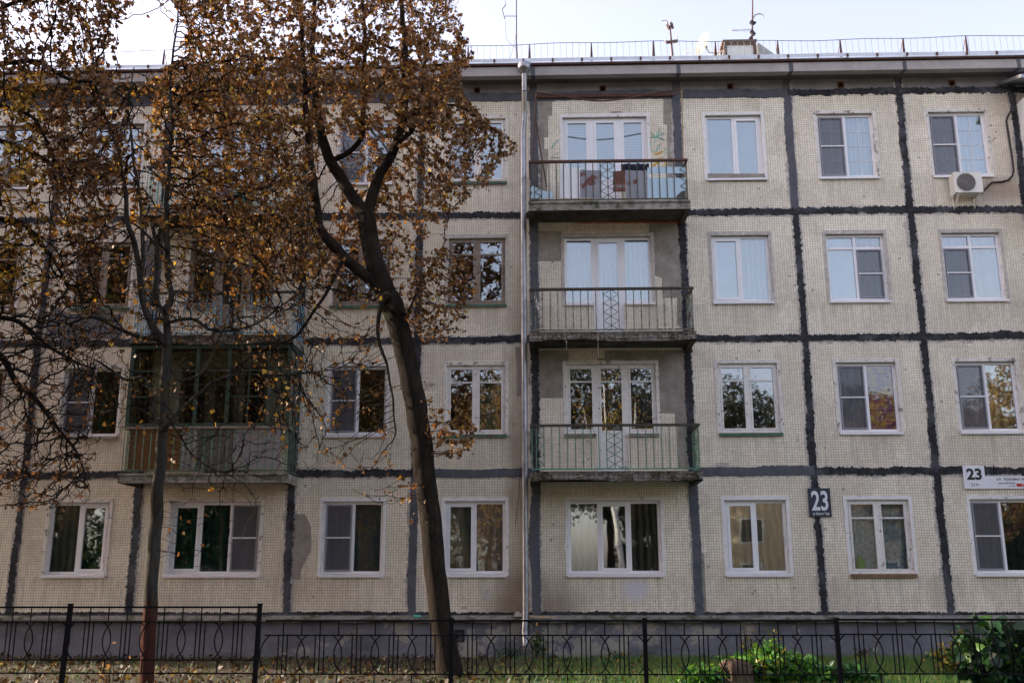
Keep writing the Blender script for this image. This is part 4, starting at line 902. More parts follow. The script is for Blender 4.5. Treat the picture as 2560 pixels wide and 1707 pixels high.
q.add(vs, [(2*i, 2*i+2, 2*i+3, 2*i+1) for i in range(n)], True); tag(center(q.build('cloth', cloth('flowered_pink_cloth', (.55, .50, .56), None, c2=(.50, .18, .26), nscale=12))), 'pink and white flowered cloth left of the green tub', 'cloth')
o = lathe([(.05, 0), (.09, .06), (.08, .16), (.03, .26), (.02, .30)], 12).build('bag', plain('bright_green_bag', (.12, .42, .05), .5, .15, 8, bump=0)); xg, _ = at(2152, 1420, .17); o.location = (xg, .165, 1.72); tag(o, 'bright green bag behind the left pane of the window with the brown sill', 'bag')
# plank, brick, litter on the ledge
q = MB().prism([at(1324, 1536.5, -.12), at(1392, 1540, -.12), at(1392, 1546, -.12), at(1324, 1543, -.12)], -.125, -.10); 
for px in (1350, 1367, 1379): x, z = at(px, 1542, -.12); q.box(x-.004, x+.004, -.1265, -.125, z-.004, z+.004)
tag(center(q.build('plank', plain('bare_pine', (.50, .36, .23), .8, .12, 14))), 'pale plank lying on the ledge at the foot of the downpipe', 'plank')
x0, z1 = at(1286, 1537, -.08); x1, z0 = at(1309, 1547, -.08); q = MB().box(x0, x1, -.13, -.04, .868, .868+(z1-z0)*.9).box(x0+.03, x0+.09, -.11, -.05, .868+(z1-z0)*.9+.0005, .868+(z1-z0)*1.3)
tag(center(q.build('brick', M['plaster_grey'])), 'grey broken brick on ledge left of the downpipe foot', 'brick')
x0, z1 = at(1034, 1545, -.1); x1, z0 = at(1051, 1553, -.1); q = MB().add([(x0, -.12, .862), (x1, -.13, .862), (x1, -.06, .868), (x0, -.07, .868), (x0+.01, -.115, .905), (x1-.005, -.12, .90), (x1, -.075, .90), (x0, -.08, .9)], [(0, 3, 2, 1), (4, 5, 6, 7), (0, 1, 5, 4), (1, 2, 6, 5), (2, 3, 7, 6), (3, 0, 4, 7)])
tag(center(q.build('crumpled_packet', plain('turquoise_foil', (.05, .5, .38), .4, .3, 30, bump=0, dirt=(.7, .75, .75), dscale=20))), 'small turquoise and white litter packet on the plinth ledge', 'litter')
# board and scrap on third storey balcony
q = MB().prism([at(1310+97*.25505, 500+945*.25505, -.8), at(1310+115*.25505, 500+940*.25505, -.8), at(1310+165*.25505, 500+1090*.25505, -.8), at(1310+140*.25505, 500+1098*.25505, -.8)], -.8, -.785); tag(center(q.build('board', M['plaster'])), 'short pale board leaning at left end of the middle balcony', 'board')
q = MB().tube([at3(1412, 828, -.93), at3(1413, 845, -.95), at3(1417, 860, -.94), at3(1415, 870, -.93), at3(1420, 877, -.92)], .004, 4).tube([at3(1495, 828, -.93), at3(1495, 860, -.94), at3(1495.5, 888, -.93)], .004, 4); tag(center(q.build('hanging_wire', M['zincdark'])), 'loose thin wires dangling from the middle balcony slab', 'wire')
q = MB().tube([at3(1329, 850, -.05), at3(1331, 900, -.07), at3(1324, 940, -.05), at3(1323, 960, -.04)], .006, 5).tube([at3(1326, 1107, -.03), at3(1298+2, 1180, -.03), at3(1297, 1240, -.03), at3(1288, 1320, -.03)], .005, 5); tag(center(q.build('hanging_cable', M['black'])), 'loose cable hanging down the wall beside the downpipe', 'cable')

# ------------------------------------------------------------------ fences
YF = -7.
def fence_panel(x0, x1, zt, par):
    q = MB(); z = [zt, zt-.172, zt-.628, zt-.785]
    for k, zz in enumerate(z): q.box(x0, x1, YF-.010, YF+.010, zz-.02+(.004 if k else 0), zz+(.004 if k == 0 else -.0))
    n = round((x1-x0)/.475); per = (x1-x0)/n
    for i in range(n):
        c = x0+per*(i+.5)
        for d in (-.055, 0, .055): q.tube([(c+d, YF, z[2]), (c+d, YF, z[1])], .0085, 5)
        Rr = per*.605; h = (z[1]-z[2])/2-.01; zc = (z[1]+z[2])/2-.006; a0 = math.asin(min(1, h/Rr))
        for sgn in (1, -1): q.tube([(c+sgn*Rr*math.cos(t), YF+.004*sgn, zc+Rr*math.sin(t)) for t in np.linspace(-a0, a0, 15)], .0085, 5)
        for d in (0, per/2): 
            if c+d < x1-.05: q.tube([(c+d, YF, z[1]), (c+d, YF, z[0])], .0085, 5)
        if c+per/2 < x1-.05: q.tube([(c+per/2, YF, z[2]), (c+per/2, YF, z[3])], .0085, 5)
    o = q.build('panel', M['fence'], par); o.location = -Vector(par.location)
def fence_post(x, zt, par, lean=0.):
    q = MB(); zb = GZ-.2; w = .026
    q.add([(x-w+lean*-1, YF-w, zb), (x+w-lean, YF-w, zb), (x+w-lean, YF+w, zb), (x-w-lean, YF+w, zb), (x-w, YF-w, zt), (x+w, YF-w, zt), (x+w, YF+w, zt), (x-w, YF+w, zt)], [(0, 3, 2, 1), (4, 5, 6, 7), (0, 1, 5, 4), (1, 2, 6, 5), (2, 3, 7, 6), (3, 0, 4, 7)]); q.box(x-w-.006, x+w+.006, YF-w-.006, YF+w+.006, zt+.0005, zt+.009)
    o = q.build('post', M['fence'], par); o.location = -Vector(par.location)
f1 = empty('metal_fence', (-5.8, YF, GZ)); tag(f1, 'taller left stretch of black iron fence with arcs in its panels', 'fence')
px1 = [-10.6, -8.17, -5.798, -3.409]
for a_, b_ in zip(px1[:-1], px1[1:]): fence_panel(a_+.026, b_-.026, 1.232, f1)
for p in px1: fence_post(p, 1.26, f1, .03 if p < -5 else .02)
f2 = empty('metal_fence', (1.36, YF, GZ)); tag(f2, 'lower right stretch of black iron fence running past the trunk to the bush', 'fence')
px2 = [-3.355, -1.017, 1.356, 3.688, 6.05, 8.4]
for i, (a_, b_) in enumerate(zip(px2[:-1], px2[1:])): fence_panel(a_+.026, b_-.026, 1.068+(.012 if i == 3 else 0), f2)
for p in px2[1:]: fence_post(p, 1.085, f2)

# ------------------------------------------------------------------ leaves and trees
def leaf_mesh(name, P, size, mat, parent, palette, weights, down=.5, flat=.0, lobed=False):
    """P (n,3) leaf positions; each leaf is a small folded heart of four quads/triangles"""
    n = len(P)
    # outline: base, left lobe, tip, right lobe (folded along midrib)
    ax = rng.normal(size=(n, 3)); ax[:, 2] -= down*2; ax /= np.linalg.norm(ax, axis=1)[:, None]
    nr = rng.normal(size=(n, 3)); nr[:, 2] += flat*3; nr -= (nr*ax).sum(1)[:, None]*ax; nr /= np.linalg.norm(nr, axis=1)[:, None]
    sd_ = np.cross(ax, nr); s = size*rng.uniform(.45, 1.5, n)[:, None]
    prof = [(0, 0, 0), (.10, .42, .10), (.48, .46, .13), (1.05, 0, -.06), (.48, -.46, .13), (.10, -.42, .10), (.45, 0, -.02)]
    curl = rng.uniform(-.5, 1.6, n)[:, None]
    V = np.stack([P+s*(a*ax+b*sd_+c*curl*nr) for a, b, c in prof], 1).reshape(-1, 3)
    fb = np.array([(0, 6, 2, 1), (6, 3, 3, 2), (0, 5, 4, 6), (6, 4, 3, 3)])
    faces = []
    tri = [(0, 6, 1), (6, 2, 1), (6, 3, 2), (0, 5, 6), (5, 4, 6), (4, 3, 6)]
    F = (np.arange(n)[:, None, None]*7+np.array(tri)[None]).reshape(-1, 3)
    me = bpy.data.meshes.new(name); me.vertices.add(len(V)); me.vertices.foreach_set('co', V.ravel()); me.loops.add(F.size); me.loops.foreach_set('vertex_index', F.ravel())
    me.polygons.add(len(F)); me.polygons.foreach_set('loop_start', np.arange(0, F.size, 3)); me.polygons.foreach_set('loop_total', np.full(len(F), 3)); me.update(); me.validate()
    pal = np.array(palette); 
    if callable(weights): idx = weights(P)
    else: idx = rng.choice(len(pal), n, p=np.array(weights)/sum(weights))
    c = pal[idx]*rng.uniform(.45, 1.35, (n, 1)); c = np.repeat(c, 7, 0); c = np.concatenate([np.clip(c, 0, 1), np.ones((len(c), 1))], 1)
    at_ = me.color_attributes.new('tint', 'FLOAT_COLOR', 'POINT'); at_.data.foreach_set('color', c.ravel().astype(np.float32))
    me.materials.append(mat); o = bpy.data.objects.new(name, me); COL.objects.link(o); o.parent = parent; return o
def grow(limbs, attr, D=.11, dk=.16, di=1.3, iters=90, bias=(0, 0, -.12), jit=.25, maxn=14000):
    """limbs: list of (points3d, radii). returns pos, parent, minrad, limbflag"""
    pos = []; par = []; rad = []
    ends = []
    for pts, rr in limbs:
        pts = np.array(pts, float); start = len(pos)
        # resample with slight wobble
        seg = np.linalg.norm(np.diff(pts, axis=0), axis=1); L = np.concatenate([[0], np.cumsum(seg)]); m_ = max(2, int(L[-1]/D)+1); t = np.linspace(0, L[-1], m_)
        P = np.stack([np.interp(t, L, pts[:, k]) for k in range(3)], 1); rA = np.interp(t, L, rr)
        if m_ > 5:
            wob = rng.normal(size=(m_, 3))*.5; 
            for _ in range(3): wob[1:-1] = (wob[:-2]+wob[1:-1]*2+wob[2:])/4
            wob *= np.minimum(1, np.minimum(np.arange(m_), np.arange(m_)[::-1])/3)[:, None]; P = P+wob*D*.5
            for _ in range(2): P[1:-1] = (P[:-2]+2*P[1:-1]+P[2:])/4
        if pos:
            A = np.array(pos); j = int(((A-P[0])**2).sum(1).argmin()); p0 = j; k0 = 1 if ((A[j]-P[0])**2).sum() < (.08)**2 else 0
        else: p0 = -1; k0 = 0
        for k in range(k0, m_): pos.append(tuple(P[k])); par.append(p0 if k == k0 else len(pos)-2); rad.append(rA[k])
    pos = np.array(pos); par = list(par); rad = list(rad)
    A = np.array(attr); near = np.full(len(A), -1); nd = np.full(len(A), 1e9)
    def upd(newi):
        nonlocal near, nd
        for s_ in range(0, len(newi), 400):
            ii = newi[s_:s_+400]; d = np.sqrt(((A[:, None]-pos[ii][None])**2).sum(2)); m_ = d.min(1); a_ = d.argmin(1); k = m_ < nd; nd[k] = m_[k]; near[k] = np.array(ii)[a_[k]]
    upd(list(range(len(pos)))); alive = nd > dk; kids = np.zeros(200000, int)
    B_ = np.array(bias)
    for it_ in range(iters):
        m_ = alive & (nd < di)
        if not m_.any() or len(pos) > maxn: break
        dirs = A[m_]-pos[near[m_]]; dirs /= np.linalg.norm(dirs, axis=1)[:, None]
        u_, inv = np.unique(near[m_], return_inverse=True); acc = np.zeros((len(u_), 3)); np.add.at(acc, inv, dirs)
        cur = np.array([pos[i]-pos[par[i]] if par[i] >= 0 else (0, 0, 0.) for i in u_]); cl = np.linalg.norm(cur, axis=1)[:, None]+1e-9
        acc /= np.linalg.norm(acc, axis=1)[:, None]+1e-9; acc = acc+.55*cur/cl*(kids[u_] == 0)[:, None]+B_+rng.normal(size=acc.shape)*jit; acc /= np.linalg.norm(acc, axis=1)[:, None]+1e-9
        ok = kids[u_] < 3; u_ = u_[ok]; acc = acc[ok]
        if not len(u_): break
        st = len(pos); pos = np.concatenate([pos, pos[u_]+acc*D]); par += list(u_); rad += [0.]*len(u_); kids[u_] += 1; upd(list(range(st, len(pos)))); alive &= nd > dk
    return pos, np.array(par), np.array(rad)
def skin(pos, par, rad, tip=.0032, e=2.35):
    n = len(pos); ch = [[] for _ in range(n)]
    for i in range(n):
        if par[i] >= 0: ch[par[i]].append(i)
    r = np.zeros(n)
    order = sorted(range(n), key=lambda i: -i)
    for i in order:
        s_ = sum(r[c]**e for c in ch[i]) if ch[i] else tip**e; r[i] = max(s_**(1/e), tip)
        if rad[i] > 0: r[i] = rad[i]
    for i in range(n):
        if par[i] >= 0 and rad[i] == 0: r[i] = min(r[i], r[par[i]]*.8 if rad[par[i]] > 0 else r[par[i]], .03)
    thick = MB(); thin = MB(); starts = [i for i in range(n) if par[i] < 0]; stack = list(starts); 
    while stack:
        i = stack.pop(); chain = ([par[i]] if par[i] >= 0 else [])+[i]
        while ch[chain[-1]]:
            cs = sorted(ch[chain[-1]], key=lambda c: -(r[c]+(10 if rad[c] > 0 and rad[chain[-1]] > 0 and par[c] == c-1 else 0))); 
            stack += cs[1:]; chain.append(cs[0])
        rr = [r[c] for c in chain]; 
        if len(rr) > 1 and par[chain[1]] == chain[0] and rad[chain[0]] > 0 and rad[chain[1]] == 0: rr[0] = rr[1]
        mx = max(rr); k = 12 if mx > .08 else 8 if mx > .035 else 5 if mx > .012 else 3
        limb = rad[chain[-1]] > 0 or rad[chain[min(1, len(chain)-1)]] > 0
        rr[-1] *= .6; (thick if limb else thin).tube([pos[c] for c in chain], rr, k, k > 5)
    return thick, thin, r, ch
def region(poly, cnt, y0, y1, ctr=None):
    poly = np.array(poly, float); mn, mx = poly.min(0), poly.max(0); out = []
    def inside(x, y):
        c = False; j = len(poly)-1
        for i in range(len(poly)):
            if (poly[i, 1] > y) != (poly[j, 1] > y) and x < (poly[j, 0]-poly[i, 0])*(y-poly[i, 1])/(poly[j, 1]-poly[i, 1])+poly[i, 0]: c = not c
            j = i
        return c
    while len(out) < cnt:
        x, y = rng.uniform(mn[0], mx[0]), rng.uniform(mn[1], mx[1])
        if inside(x, y):
            t = rng.beta(2, 2); out.append(at3(x, y, y0+(y1-y0)*t))
    return out
def L3(pts, wpx, Y):
    """limb from measured points; Y one value or per point; widths in photo pixels"""
    n = len(pts); Ys = Y if hasattr(Y, '__len__') else [Y]*n; W_ = np.interp(np.linspace(0, 1, n), np.linspace(0, 1, len(wpx)), wpx)
    P = []; Rr = []
    for (a_, b_), y, w_ in zip(pts, Ys, W_):
        p = at3(a_, b_, y); d = np.dot(np.array(p)-CAM, _F); P.append(p); Rr.append(w_/2*d/FPX)
    return P, Rr
BROWN, RUST, GOLD, YEL, TAN, GRN = (.17, .090, .038), (.245, .122, .043), (.32, .18, .035), (.60, .40, .05), (.27, .165, .08), (.25, .32, .04)
def make_tree(label, base, limbs, attr, leafiness, nleaf, size, palette, weights, bark, maxn=9000, tip=.0034, **kw):
    pos, par, rad = grow(limbs, attr, maxn=maxn, **kw)
    thick, thin, r, ch = skin(pos, par, rad, tip=tip)
    T = empty('linden_tree', base); tag(T, label, 'tree')
    o = thick.build('trunk', bark, T); o.location = -Vector(base); o = thin.build('twigs', M['twig'], T); o.location = -Vector(base)
    cand = np.array([i for i in range(len(pos)) if rad[i] == 0 and r[i] < .0095]); wgt = np.array([leafiness(pos[i]) for i in cand])
    cc_ = pos[rng.choice(cand, 260)]; dd = np.stack([((pos[cand]-c)**2).sum(1) for c in cc_], 1).min(1); wgt = wgt*(.12+np.exp(-dd/.16)); wgt = wgt/wgt.sum()
    pick = rng.choice(cand, nleaf, p=wgt); t = rng.uniform(0, 1, nleaf)[:, None]; pp = pos[pick]*(1-t)+pos[np.maximum(par[pick], 0)]*t
    pp = pp+rng.normal(size=(nleaf, 3))*.022; pp[:, 2] -= .01
    o = leaf_mesh('crown', pp, size, M['leaf'], T, palette, weights); o.location = -Vector(base)
    return T
def P2(p):
    d = np.array(p)-CAM; w_ = d@_F; return 1280+FPX*(d@_R)/w_, 853.5-FPX*(d@_U)/w_
Y1 = -3.95
limbs1 = [
 L3([(1128, 1704), (1126, 1690), (1110, 1600), (1101, 1524), (1081, 1360), (1064, 1197), (1043, 1034), (1018, 892), (993, 795), (963, 729), (937, 660), (925, 600), (916, 544)], [84, 68, 58, 55, 54, 54, 55, 52, 54, 52, 48, 46, 46], Y1),
 L3([(916, 544), (905, 520), (882, 497), (857, 451), (823, 406), (804, 344), (796, 290), (786, 218), (780, 109), (786, 0), (790, -120)], [32, 30, 30, 28, 26, 22, 18, 14, 11, 8], [Y1, Y1, Y1, Y1, Y1-.1, Y1-.2, Y1-.3, Y1-.3, Y1-.3, Y1-.3, Y1-.3]),
 L3([(916, 544), (932, 490), (949, 432), (972, 394), (995, 356), (1007, 306), (1014, 230), (1012, 115), (1003, 0), (1000, -120)], [30, 28, 26, 24, 22, 19, 16, 12, 8], [Y1, Y1+.1, Y1+.2, Y1+.2, Y1+.3, Y1+.3, Y1+.3, Y1+.3, Y1+.3, Y1+.3]),
 L3([(960, 728), (915, 690), (869, 652), (823, 605), (795, 560), (785, 479), (770, 359), (762, 218), (751, 65), (748, -80)], [30, 30, 28, 25, 22, 18, 14, 10, 7], [Y1, Y1-.1, Y1-.2, Y1-.3, Y1-.4, Y1-.5, Y1-.5, Y1-.6, Y1-.7, Y1-.7]),
 L3([(825, 405), (880, 380), (909, 340), (912, 200), (911, 90), (905, -40)], [15, 13, 11, 9, 7], [Y1, Y1-.2, Y1-.4, Y1-.4, Y1-.4, Y1-.4]),
 L3([(963, 740), (944, 790), (940, 837), (955, 880), (967, 910), (984, 1009), (990, 1080)], [13, 11, 9, 7, 5, 4], Y1-.35),
 L3([(995, 356), (1035, 325), (1050, 260), (1060, 170), (1075, 60)], [14, 11, 9, 6], Y1-.2), L3([(1000, 130), (960, 112), (925, 100), (890, 120)], [9, 8, 6], Y1+.3),
 L3([(1010, 300), (1080, 262), (1150, 265), (1200, 300), (1250, 335)], [9, 7, 5, 3], Y1-.5), L3([(1005, 175), (1075, 168), (1150, 158)], [9, 8, 5], Y1-.1),
 L3([(786, 215), (740, 165), (690, 145), (600, 150), (500, 160)], [11, 9, 7, 5], Y1-.9), L3([(785, 480), (735, 440), (650, 470), (560, 500), (470, 520)], [12, 9, 7, 5], Y1-.9),
 L3([(978, 742), (988, 752), (990, 760)], [44, 42, 40], Y1-.16), L3([(860, 645), (800, 760), (740, 845), (640, 880), (560, 940)], [10, 8, 6, 4], Y1-.8),
 L3([(1015, 790), (1060, 690), (1110, 610)], [6, 4, 3], Y1-.4)]
at1 = region([(330, -170), (1120, -170), (1160, 40), (1190, 150), (1120, 250), (1150, 330), (380, 330), (380, 200)], 4300, -6.4, -1.7)
at1 += region([(380, 330), (800, 330), (800, 690), (700, 700), (600, 660), (520, 620), (440, 540), (380, 420)], 2000, -6.2, -1.7)+region([(800, 330), (1150, 330), (1130, 400), (1120, 480), (1090, 560), (1050, 640), (1010, 700), (900, 720), (800, 720)], 850, -4.2, -1.7)
at1 += region([(1100, 200), (1260, 320), (1310, 370), (1250, 400), (1220, 470), (1120, 540), (1060, 500)], 600, -5.5, -3)+region([(1010, 600), (1190, 640), (1200, 720), (1150, 840), (1050, 860), (1010, 760)], 500, -5.2, -3)
at1 += region([(1060, 930), (1110, 1010), (1200, 1060), (1180, 1140), (1090, 1130)], 160, -4.8, -3.6)+region([(820, 800), (960, 850), (990, 1100), (1040, 1300), (900, 1240), (760, 1100), (740, 900)], 420, -5.4, -3.4)
at1 = [p for p in at1 if ((P2(p)[0]-350)/110)**2+((P2(p)[1]-85)/95)**2 > 1]
def lf1(p):
    x, y = P2(p)
    if y < 330: return 1.4
    if y < 560: return (.95 if x > 820 else .62) if x > 430 else .35
    if y < 700: return .7
    if x > 985: return .75
    if y < 860: return .2
    return .06
make_tree('large leaning linden with full brown leaves standing left of the downpipe', at3(1128, 1695, Y1), limbs1, at1, lf1, 47000, .053, [BROWN, RUST, GOLD, YEL, TAN], [.38, .32, .12, .03, .15], M['bark1'], maxn=26000, D=.085, dk=.105, iters=120)
Y2 = -5.3
limbs2 = [
 L3([(366, 1716), (367, 1704), (371, 1600), (377, 1490), (386, 1337), (393, 1250), (400, 1184), (402, 1124), (413, 971), (417, 900), (419, 850)], [40, 36, 36, 34, 32, 31, 29, 27, 25, 24, 24], Y2),
 L3([(416, 856), (394, 835), (367, 787), (356, 734), (348, 665), (338, 607), (314, 550), (315, 478), (300, 390), (253, 268), (230, 180)], [19, 18, 17, 16, 14, 13, 11, 9, 6, 3], [Y2, Y2, Y2-.1, Y2-.1, Y2-.1, Y2-.2, Y2-.2, Y2-.3, Y2-.3, Y2-.4, Y2-.4]),
 L3([(352, 700), (357, 640), (356, 600), (358, 550), (345, 450), (333, 383), (320, 260), (335, 170)], [12, 11, 10, 8, 6, 3], Y2-.1),
 L3([(419, 850), (421, 810), (405, 770), (428, 768), (431, 740), (421, 703), (417, 626), (413, 550), (421, 459), (430, 344), (424, 191), (438, 77), (455, -60)], [22, 18, 18, 17, 15, 14, 13, 11, 8, 5, 3], Y2),
 L3([(400, 775), (385, 740), (392, 680), (388, 610), (380, 560)], [16, 13, 11, 9], Y2+.15), L3([(388, 612), (360, 575), (335, 560)], [8, 6, 5], Y2+.1),
 L3([(400, 850), (337, 837), (291, 814), (230, 787), (170, 812), (100, 800)], [10, 9, 7, 5], Y2-.2), L3([(425, 805), (470, 795), (505, 796), (509, 822), (574, 830), (650, 806), (760, 720)], [9, 8, 7, 6, 4], Y2-.2),
 L3([(418, 1065), (450, 1025), (509, 972), (530, 950), (600, 935), (700, 940), (790, 930)], [9, 8, 6, 4], Y2-.25), L3([(405, 1065), (385, 1050), (382, 1000), (375, 963), (356, 936), (314, 955), (268, 915), (240, 900)], [11, 10, 9, 7, 5], Y2-.2),
 L3([(392, 1058), (375, 1045), (361, 1027)], [9, 7, 6], Y2-.2), L3([(433, 930), (445, 955), (500, 940), (540, 860), (560, 820)], [9, 8, 6, 4], Y2+.1), L3([(425, 1055), (450, 1085), (470, 1130), (520, 1165), (580, 1190)], [6, 5, 4], Y2-.3)]
at2 = region([(130, -140), (560, -140), (640, 80), (700, 300), (800, 520), (800, 760), (700, 850), (450, 840), (250, 820), (130, 700), (120, 300)], 5200, -7.4, -3.0)
at2 += region([(140, 760), (780, 760), (800, 960), (700, 1100), (560, 1250), (440, 1150), (340, 1080), (240, 1060), (150, 960)], 1500, -6.8, -4.0)
at2 += region([(430, 1150), (560, 1180), (700, 1180), (620, 1420), (450, 1400)], 60, -5.9, -4.4)+region([(620, 700), (790, 640), (960, 700), (960, 860), (800, 1200), (700, 1150)], 800, -6.2, -4.2)
at2 = [p for p in at2 if ((P2(p)[0]-350)/110)**2+((P2(p)[1]-85)/95)**2 > 1]
def lf2(p):
    x, y = P2(p)
    if y < 330: return .15 if x < 450 else .4
    if y < 560: return .35
    if y < 760: return .12
    if y < 860: return .07
    return .10 if x > 600 and y < 1130 else .02
make_tree('slender nearly bare linden with forked stem at left of the yard', at3(366, 1712, Y2), limbs2, at2, lf2, 8000, .055, [BROWN, RUST, GOLD, YEL, TAN], [.36, .30, .18, .11, .05], M['bark2'], maxn=20000, D=.085, dk=.11, iters=120, jit=.34, tip=.0042)
Y3 = -6.2
limbs3 = [
 L3([(-180, 1760), (-170, 1500), (-150, 1200), (-140, 900), (-120, 600), (-100, 300), (-80, 50), (-60, -120)], [60, 52, 48, 44, 38, 30, 20, 12], Y3),
 L3([(-140, 960), (-60, 900), (0, 878), (38, 952), (96, 1001), (134, 1059), (191, 1124), (215, 1190)], [22, 18, 15, 13, 10, 7, 5], Y3+.2), L3([(-140, 900), (-40, 790), (40, 800), (100, 850), (180, 900), (230, 920)], [18, 14, 10, 7, 5], Y3),
 L3([(-120, 600), (-30, 540), (60, 560), (130, 640), (170, 720)], [18, 14, 10, 7], Y3-.3), L3([(-110, 450), (-20, 350), (60, 370), (150, 420), (230, 440)], [16, 13, 10, 7], Y3+.3), L3([(-95, 250), (0, 160), (90, 150), (170, 200), (260, 210), (330, 260)], [16, 13, 10, 7, 5], Y3),
 L3([(-85, 100), (0, 20), (120, -20), (240, -60)], [14, 11, 8, 6], Y3+.3), L3([(-100, 330), (-10, 260), (80, 290), (130, 380), (140, 470)], [13, 10, 8, 5], Y3-.6)]
at3_ = region([(-330, -170), (330, -170), (370, 0), (300, 60), (260, 200), (330, 330), (300, 520), (240, 760), (260, 900), (240, 1100), (200, 1260), (40, 1280), (-120, 1150), (-330, 900)], 6500, -8.0, -4.2)
at3_ += region([(-100, 560), (250, 560), (270, 900), (230, 1260), (60, 1280), (-100, 1150)], 1800, -7.4, -4.6)
def lf3(p):
    x, y = P2(p)
    return 1. if y < 330 else .7 if y < 480 else .35 if y < 760 else .06
def w3(P):
    out = []
    for p in P:
        x, y = P2(p); out.append(rng.choice(5, p=[.1, .15, .4, .33, .02] if (x < 110 and 180 < y < 720) else [.55, .32, .05, .01, .07]))
    return np.array(out)
make_tree('linden reaching in from the left edge with yellow and brown leaves', at3(-180, 1760, Y3), limbs3, at3_, lf3, 21000, .053, [BROWN, RUST, GOLD, YEL, TAN], w3, M['bark1'], maxn=26000, D=.085, dk=.105, iters=120, jit=.34, bias=(.05, 0, -.22), tip=.0044)

# ------------------------------------------------------------------ low plants
GREEN, LIME, DKG, YG = (.045, .17, .03), (.17, .38, .05), (.018, .055, .022), (.45, .38, .04)
def ground_z(x, y): return GZ
def clump(name, label, cat, cx, cy, rx_, ry_, h, n, size, palette, weights, group=None, stems=14, base=None, mat='leafgreen'):
    T = empty(name, (cx, cy, GZ)); tag(T, label, cat, group)
    q = MB(); P = []
    for i in range(stems):
        a_ = rng.uniform(0, 2*math.pi); r_ = math.sqrt(rng.uniform(0, 1)); bx, by = rx_*r_*math.cos(a_), ry_*r_*math.sin(a_); hh = h*rng.uniform(.45, 1.)*(1-.45*r_*r_)
        tp = (bx*1.2+rng.normal()*.05, by*1.2+rng.normal()*.05, hh); q.tube([(bx*.7, by*.7, -.02), (bx*.9, by*.9, hh*.5), tp], [.006, .005, .003], 4, False)
        k = max(2, int(n/stems))
        for _ in range(k):
            t = rng.uniform(.15, 1.05)**.7; P.append((bx*(.7+.5*t)+rng.normal()*rx_*.22, by*(.7+.5*t)+rng.normal()*ry_*.22, max(.02, hh*t+rng.normal()*.03)))
    q.build('stems', M['twig'], T); leaf_mesh('foliage', np.array(P), size, M[mat], T, palette, weights, down=-.05, flat=.35)
    return T
def gp(px, py):
    d = _F*FPX+_R*(px-1280)-_U*(py-853.5); t = (GZ-CAM[2])/d[2]; q = CAM+d*t; return q[0], q[1]
def clump_px(px, pyb, wpx, **kw):
    x, y = gp(px, pyb); d = abs(y-CAM[1]); rx_ = wpx/2*d/FPX; return clump(cx=x, cy=y, rx_=rx_, ry_=max(.12, rx_*.6), **kw)
WG = 'green weeds along the foot of the wall'
clump_px(1905, 1716, 150, name='weed_clump', label='bright green weeds right of the stump, leaf colours lifted to look sunlit', cat='weeds', h=.62, n=2000, size=.060, palette=[(.07, .24, .04), LIME, YG], weights=[.5, .4, .1], stems=40)  # sunlit brightness put into the leaf palette
clump_px(1985, 1716, 110, name='weed_clump', label='broad-leaved green weeds just left of the fence post near the stump', cat='weeds', h=.45, n=1000, size=.075, palette=[(.07, .24, .04), LIME], weights=[.65, .35], stems=26)  # same sun-bright green painted into these leaves
clump_px(1765, 1722, 130, name='weed_clump', label='low leafy weeds left of the stump', cat='weeds', h=.33, n=900, size=.05, palette=[GREEN, LIME], weights=[.7, .3], stems=24)
clump_px(2090, 1712, 160, name='weed_clump', label='dark green weeds around the fence post right of the stump', cat='weeds', h=.30, n=1000, size=.065, palette=[GREEN, (.03, .10, .03)], weights=[.6, .4], stems=30)
clump_px(1870, 1655, 50, name='dry_weed', label='tall thin dry weed stalks rising behind the stump', cat='weeds', h=.75, n=90, size=.03, palette=[YG, TAN, GREEN], weights=[.3, .5, .2], stems=16)
clump_px(1935, 1668, 46, name='tall_weed', label='tall pale flowering weed above the sunlit clump', cat='weeds', h=.80, n=170, size=.035, palette=[LIME, YG, GREEN], weights=[.5, .3, .2], stems=9)
clump_px(2160, 1648, 50, name='small_weed', label='small reddish weed against the plinth right of the fence post', cat='weeds', h=.35, n=110, size=.04, palette=[DKG, RUST, GREEN], weights=[.5, .2, .3], stems=8)
clump_px(1530, 1650, 40, name='small_weed', label='small dark weed at the plinth under the wide ground-floor window', cat='weeds', h=.22, n=70, size=.035, palette=[DKG, GREEN], weights=[.6, .4], stems=8)
clump_px(1345, 1645, 34, name='climbing_plant', label='leafy plant climbing the plinth beside the downpipe', cat='plant', h=.62, n=150, size=.055, palette=[DKG, GREEN, GOLD], weights=[.5, .35, .15], stems=9)
clump_px(1275, 1646, 60, name='moss_clump', label='dark moss and weed patch left of the downpipe foot', cat='plant', h=.30, n=260, size=.03, palette=[DKG, DKG, GREEN], weights=[.5, .3, .2], stems=16)
clump_px(2420, 1690, 130, name='yellowing_bush', label='yellow and green bush under the dark leafy bush', cat='bush', h=.68, n=1300, size=.05, palette=[YG, GOLD, GREEN, DKG], weights=[.35, .15, .25, .25], stems=34)
clump_px(2545, 1735, 190, name='leafy_bush', label='dark green large-leaved bush at the right edge by the fence', cat='bush', h=1.25, n=1500, size=.115, palette=[DKG, (.02, .075, .03), GREEN, LIME], weights=[.5, .35, .12, .03], stems=40)
clump_px(285, 1722, 60, name='sapling', label='thin bare sapling beside the slender trunk', cat='sapling', h=.8, n=12, size=.05, palette=[TAN], weights=[1], stems=7)
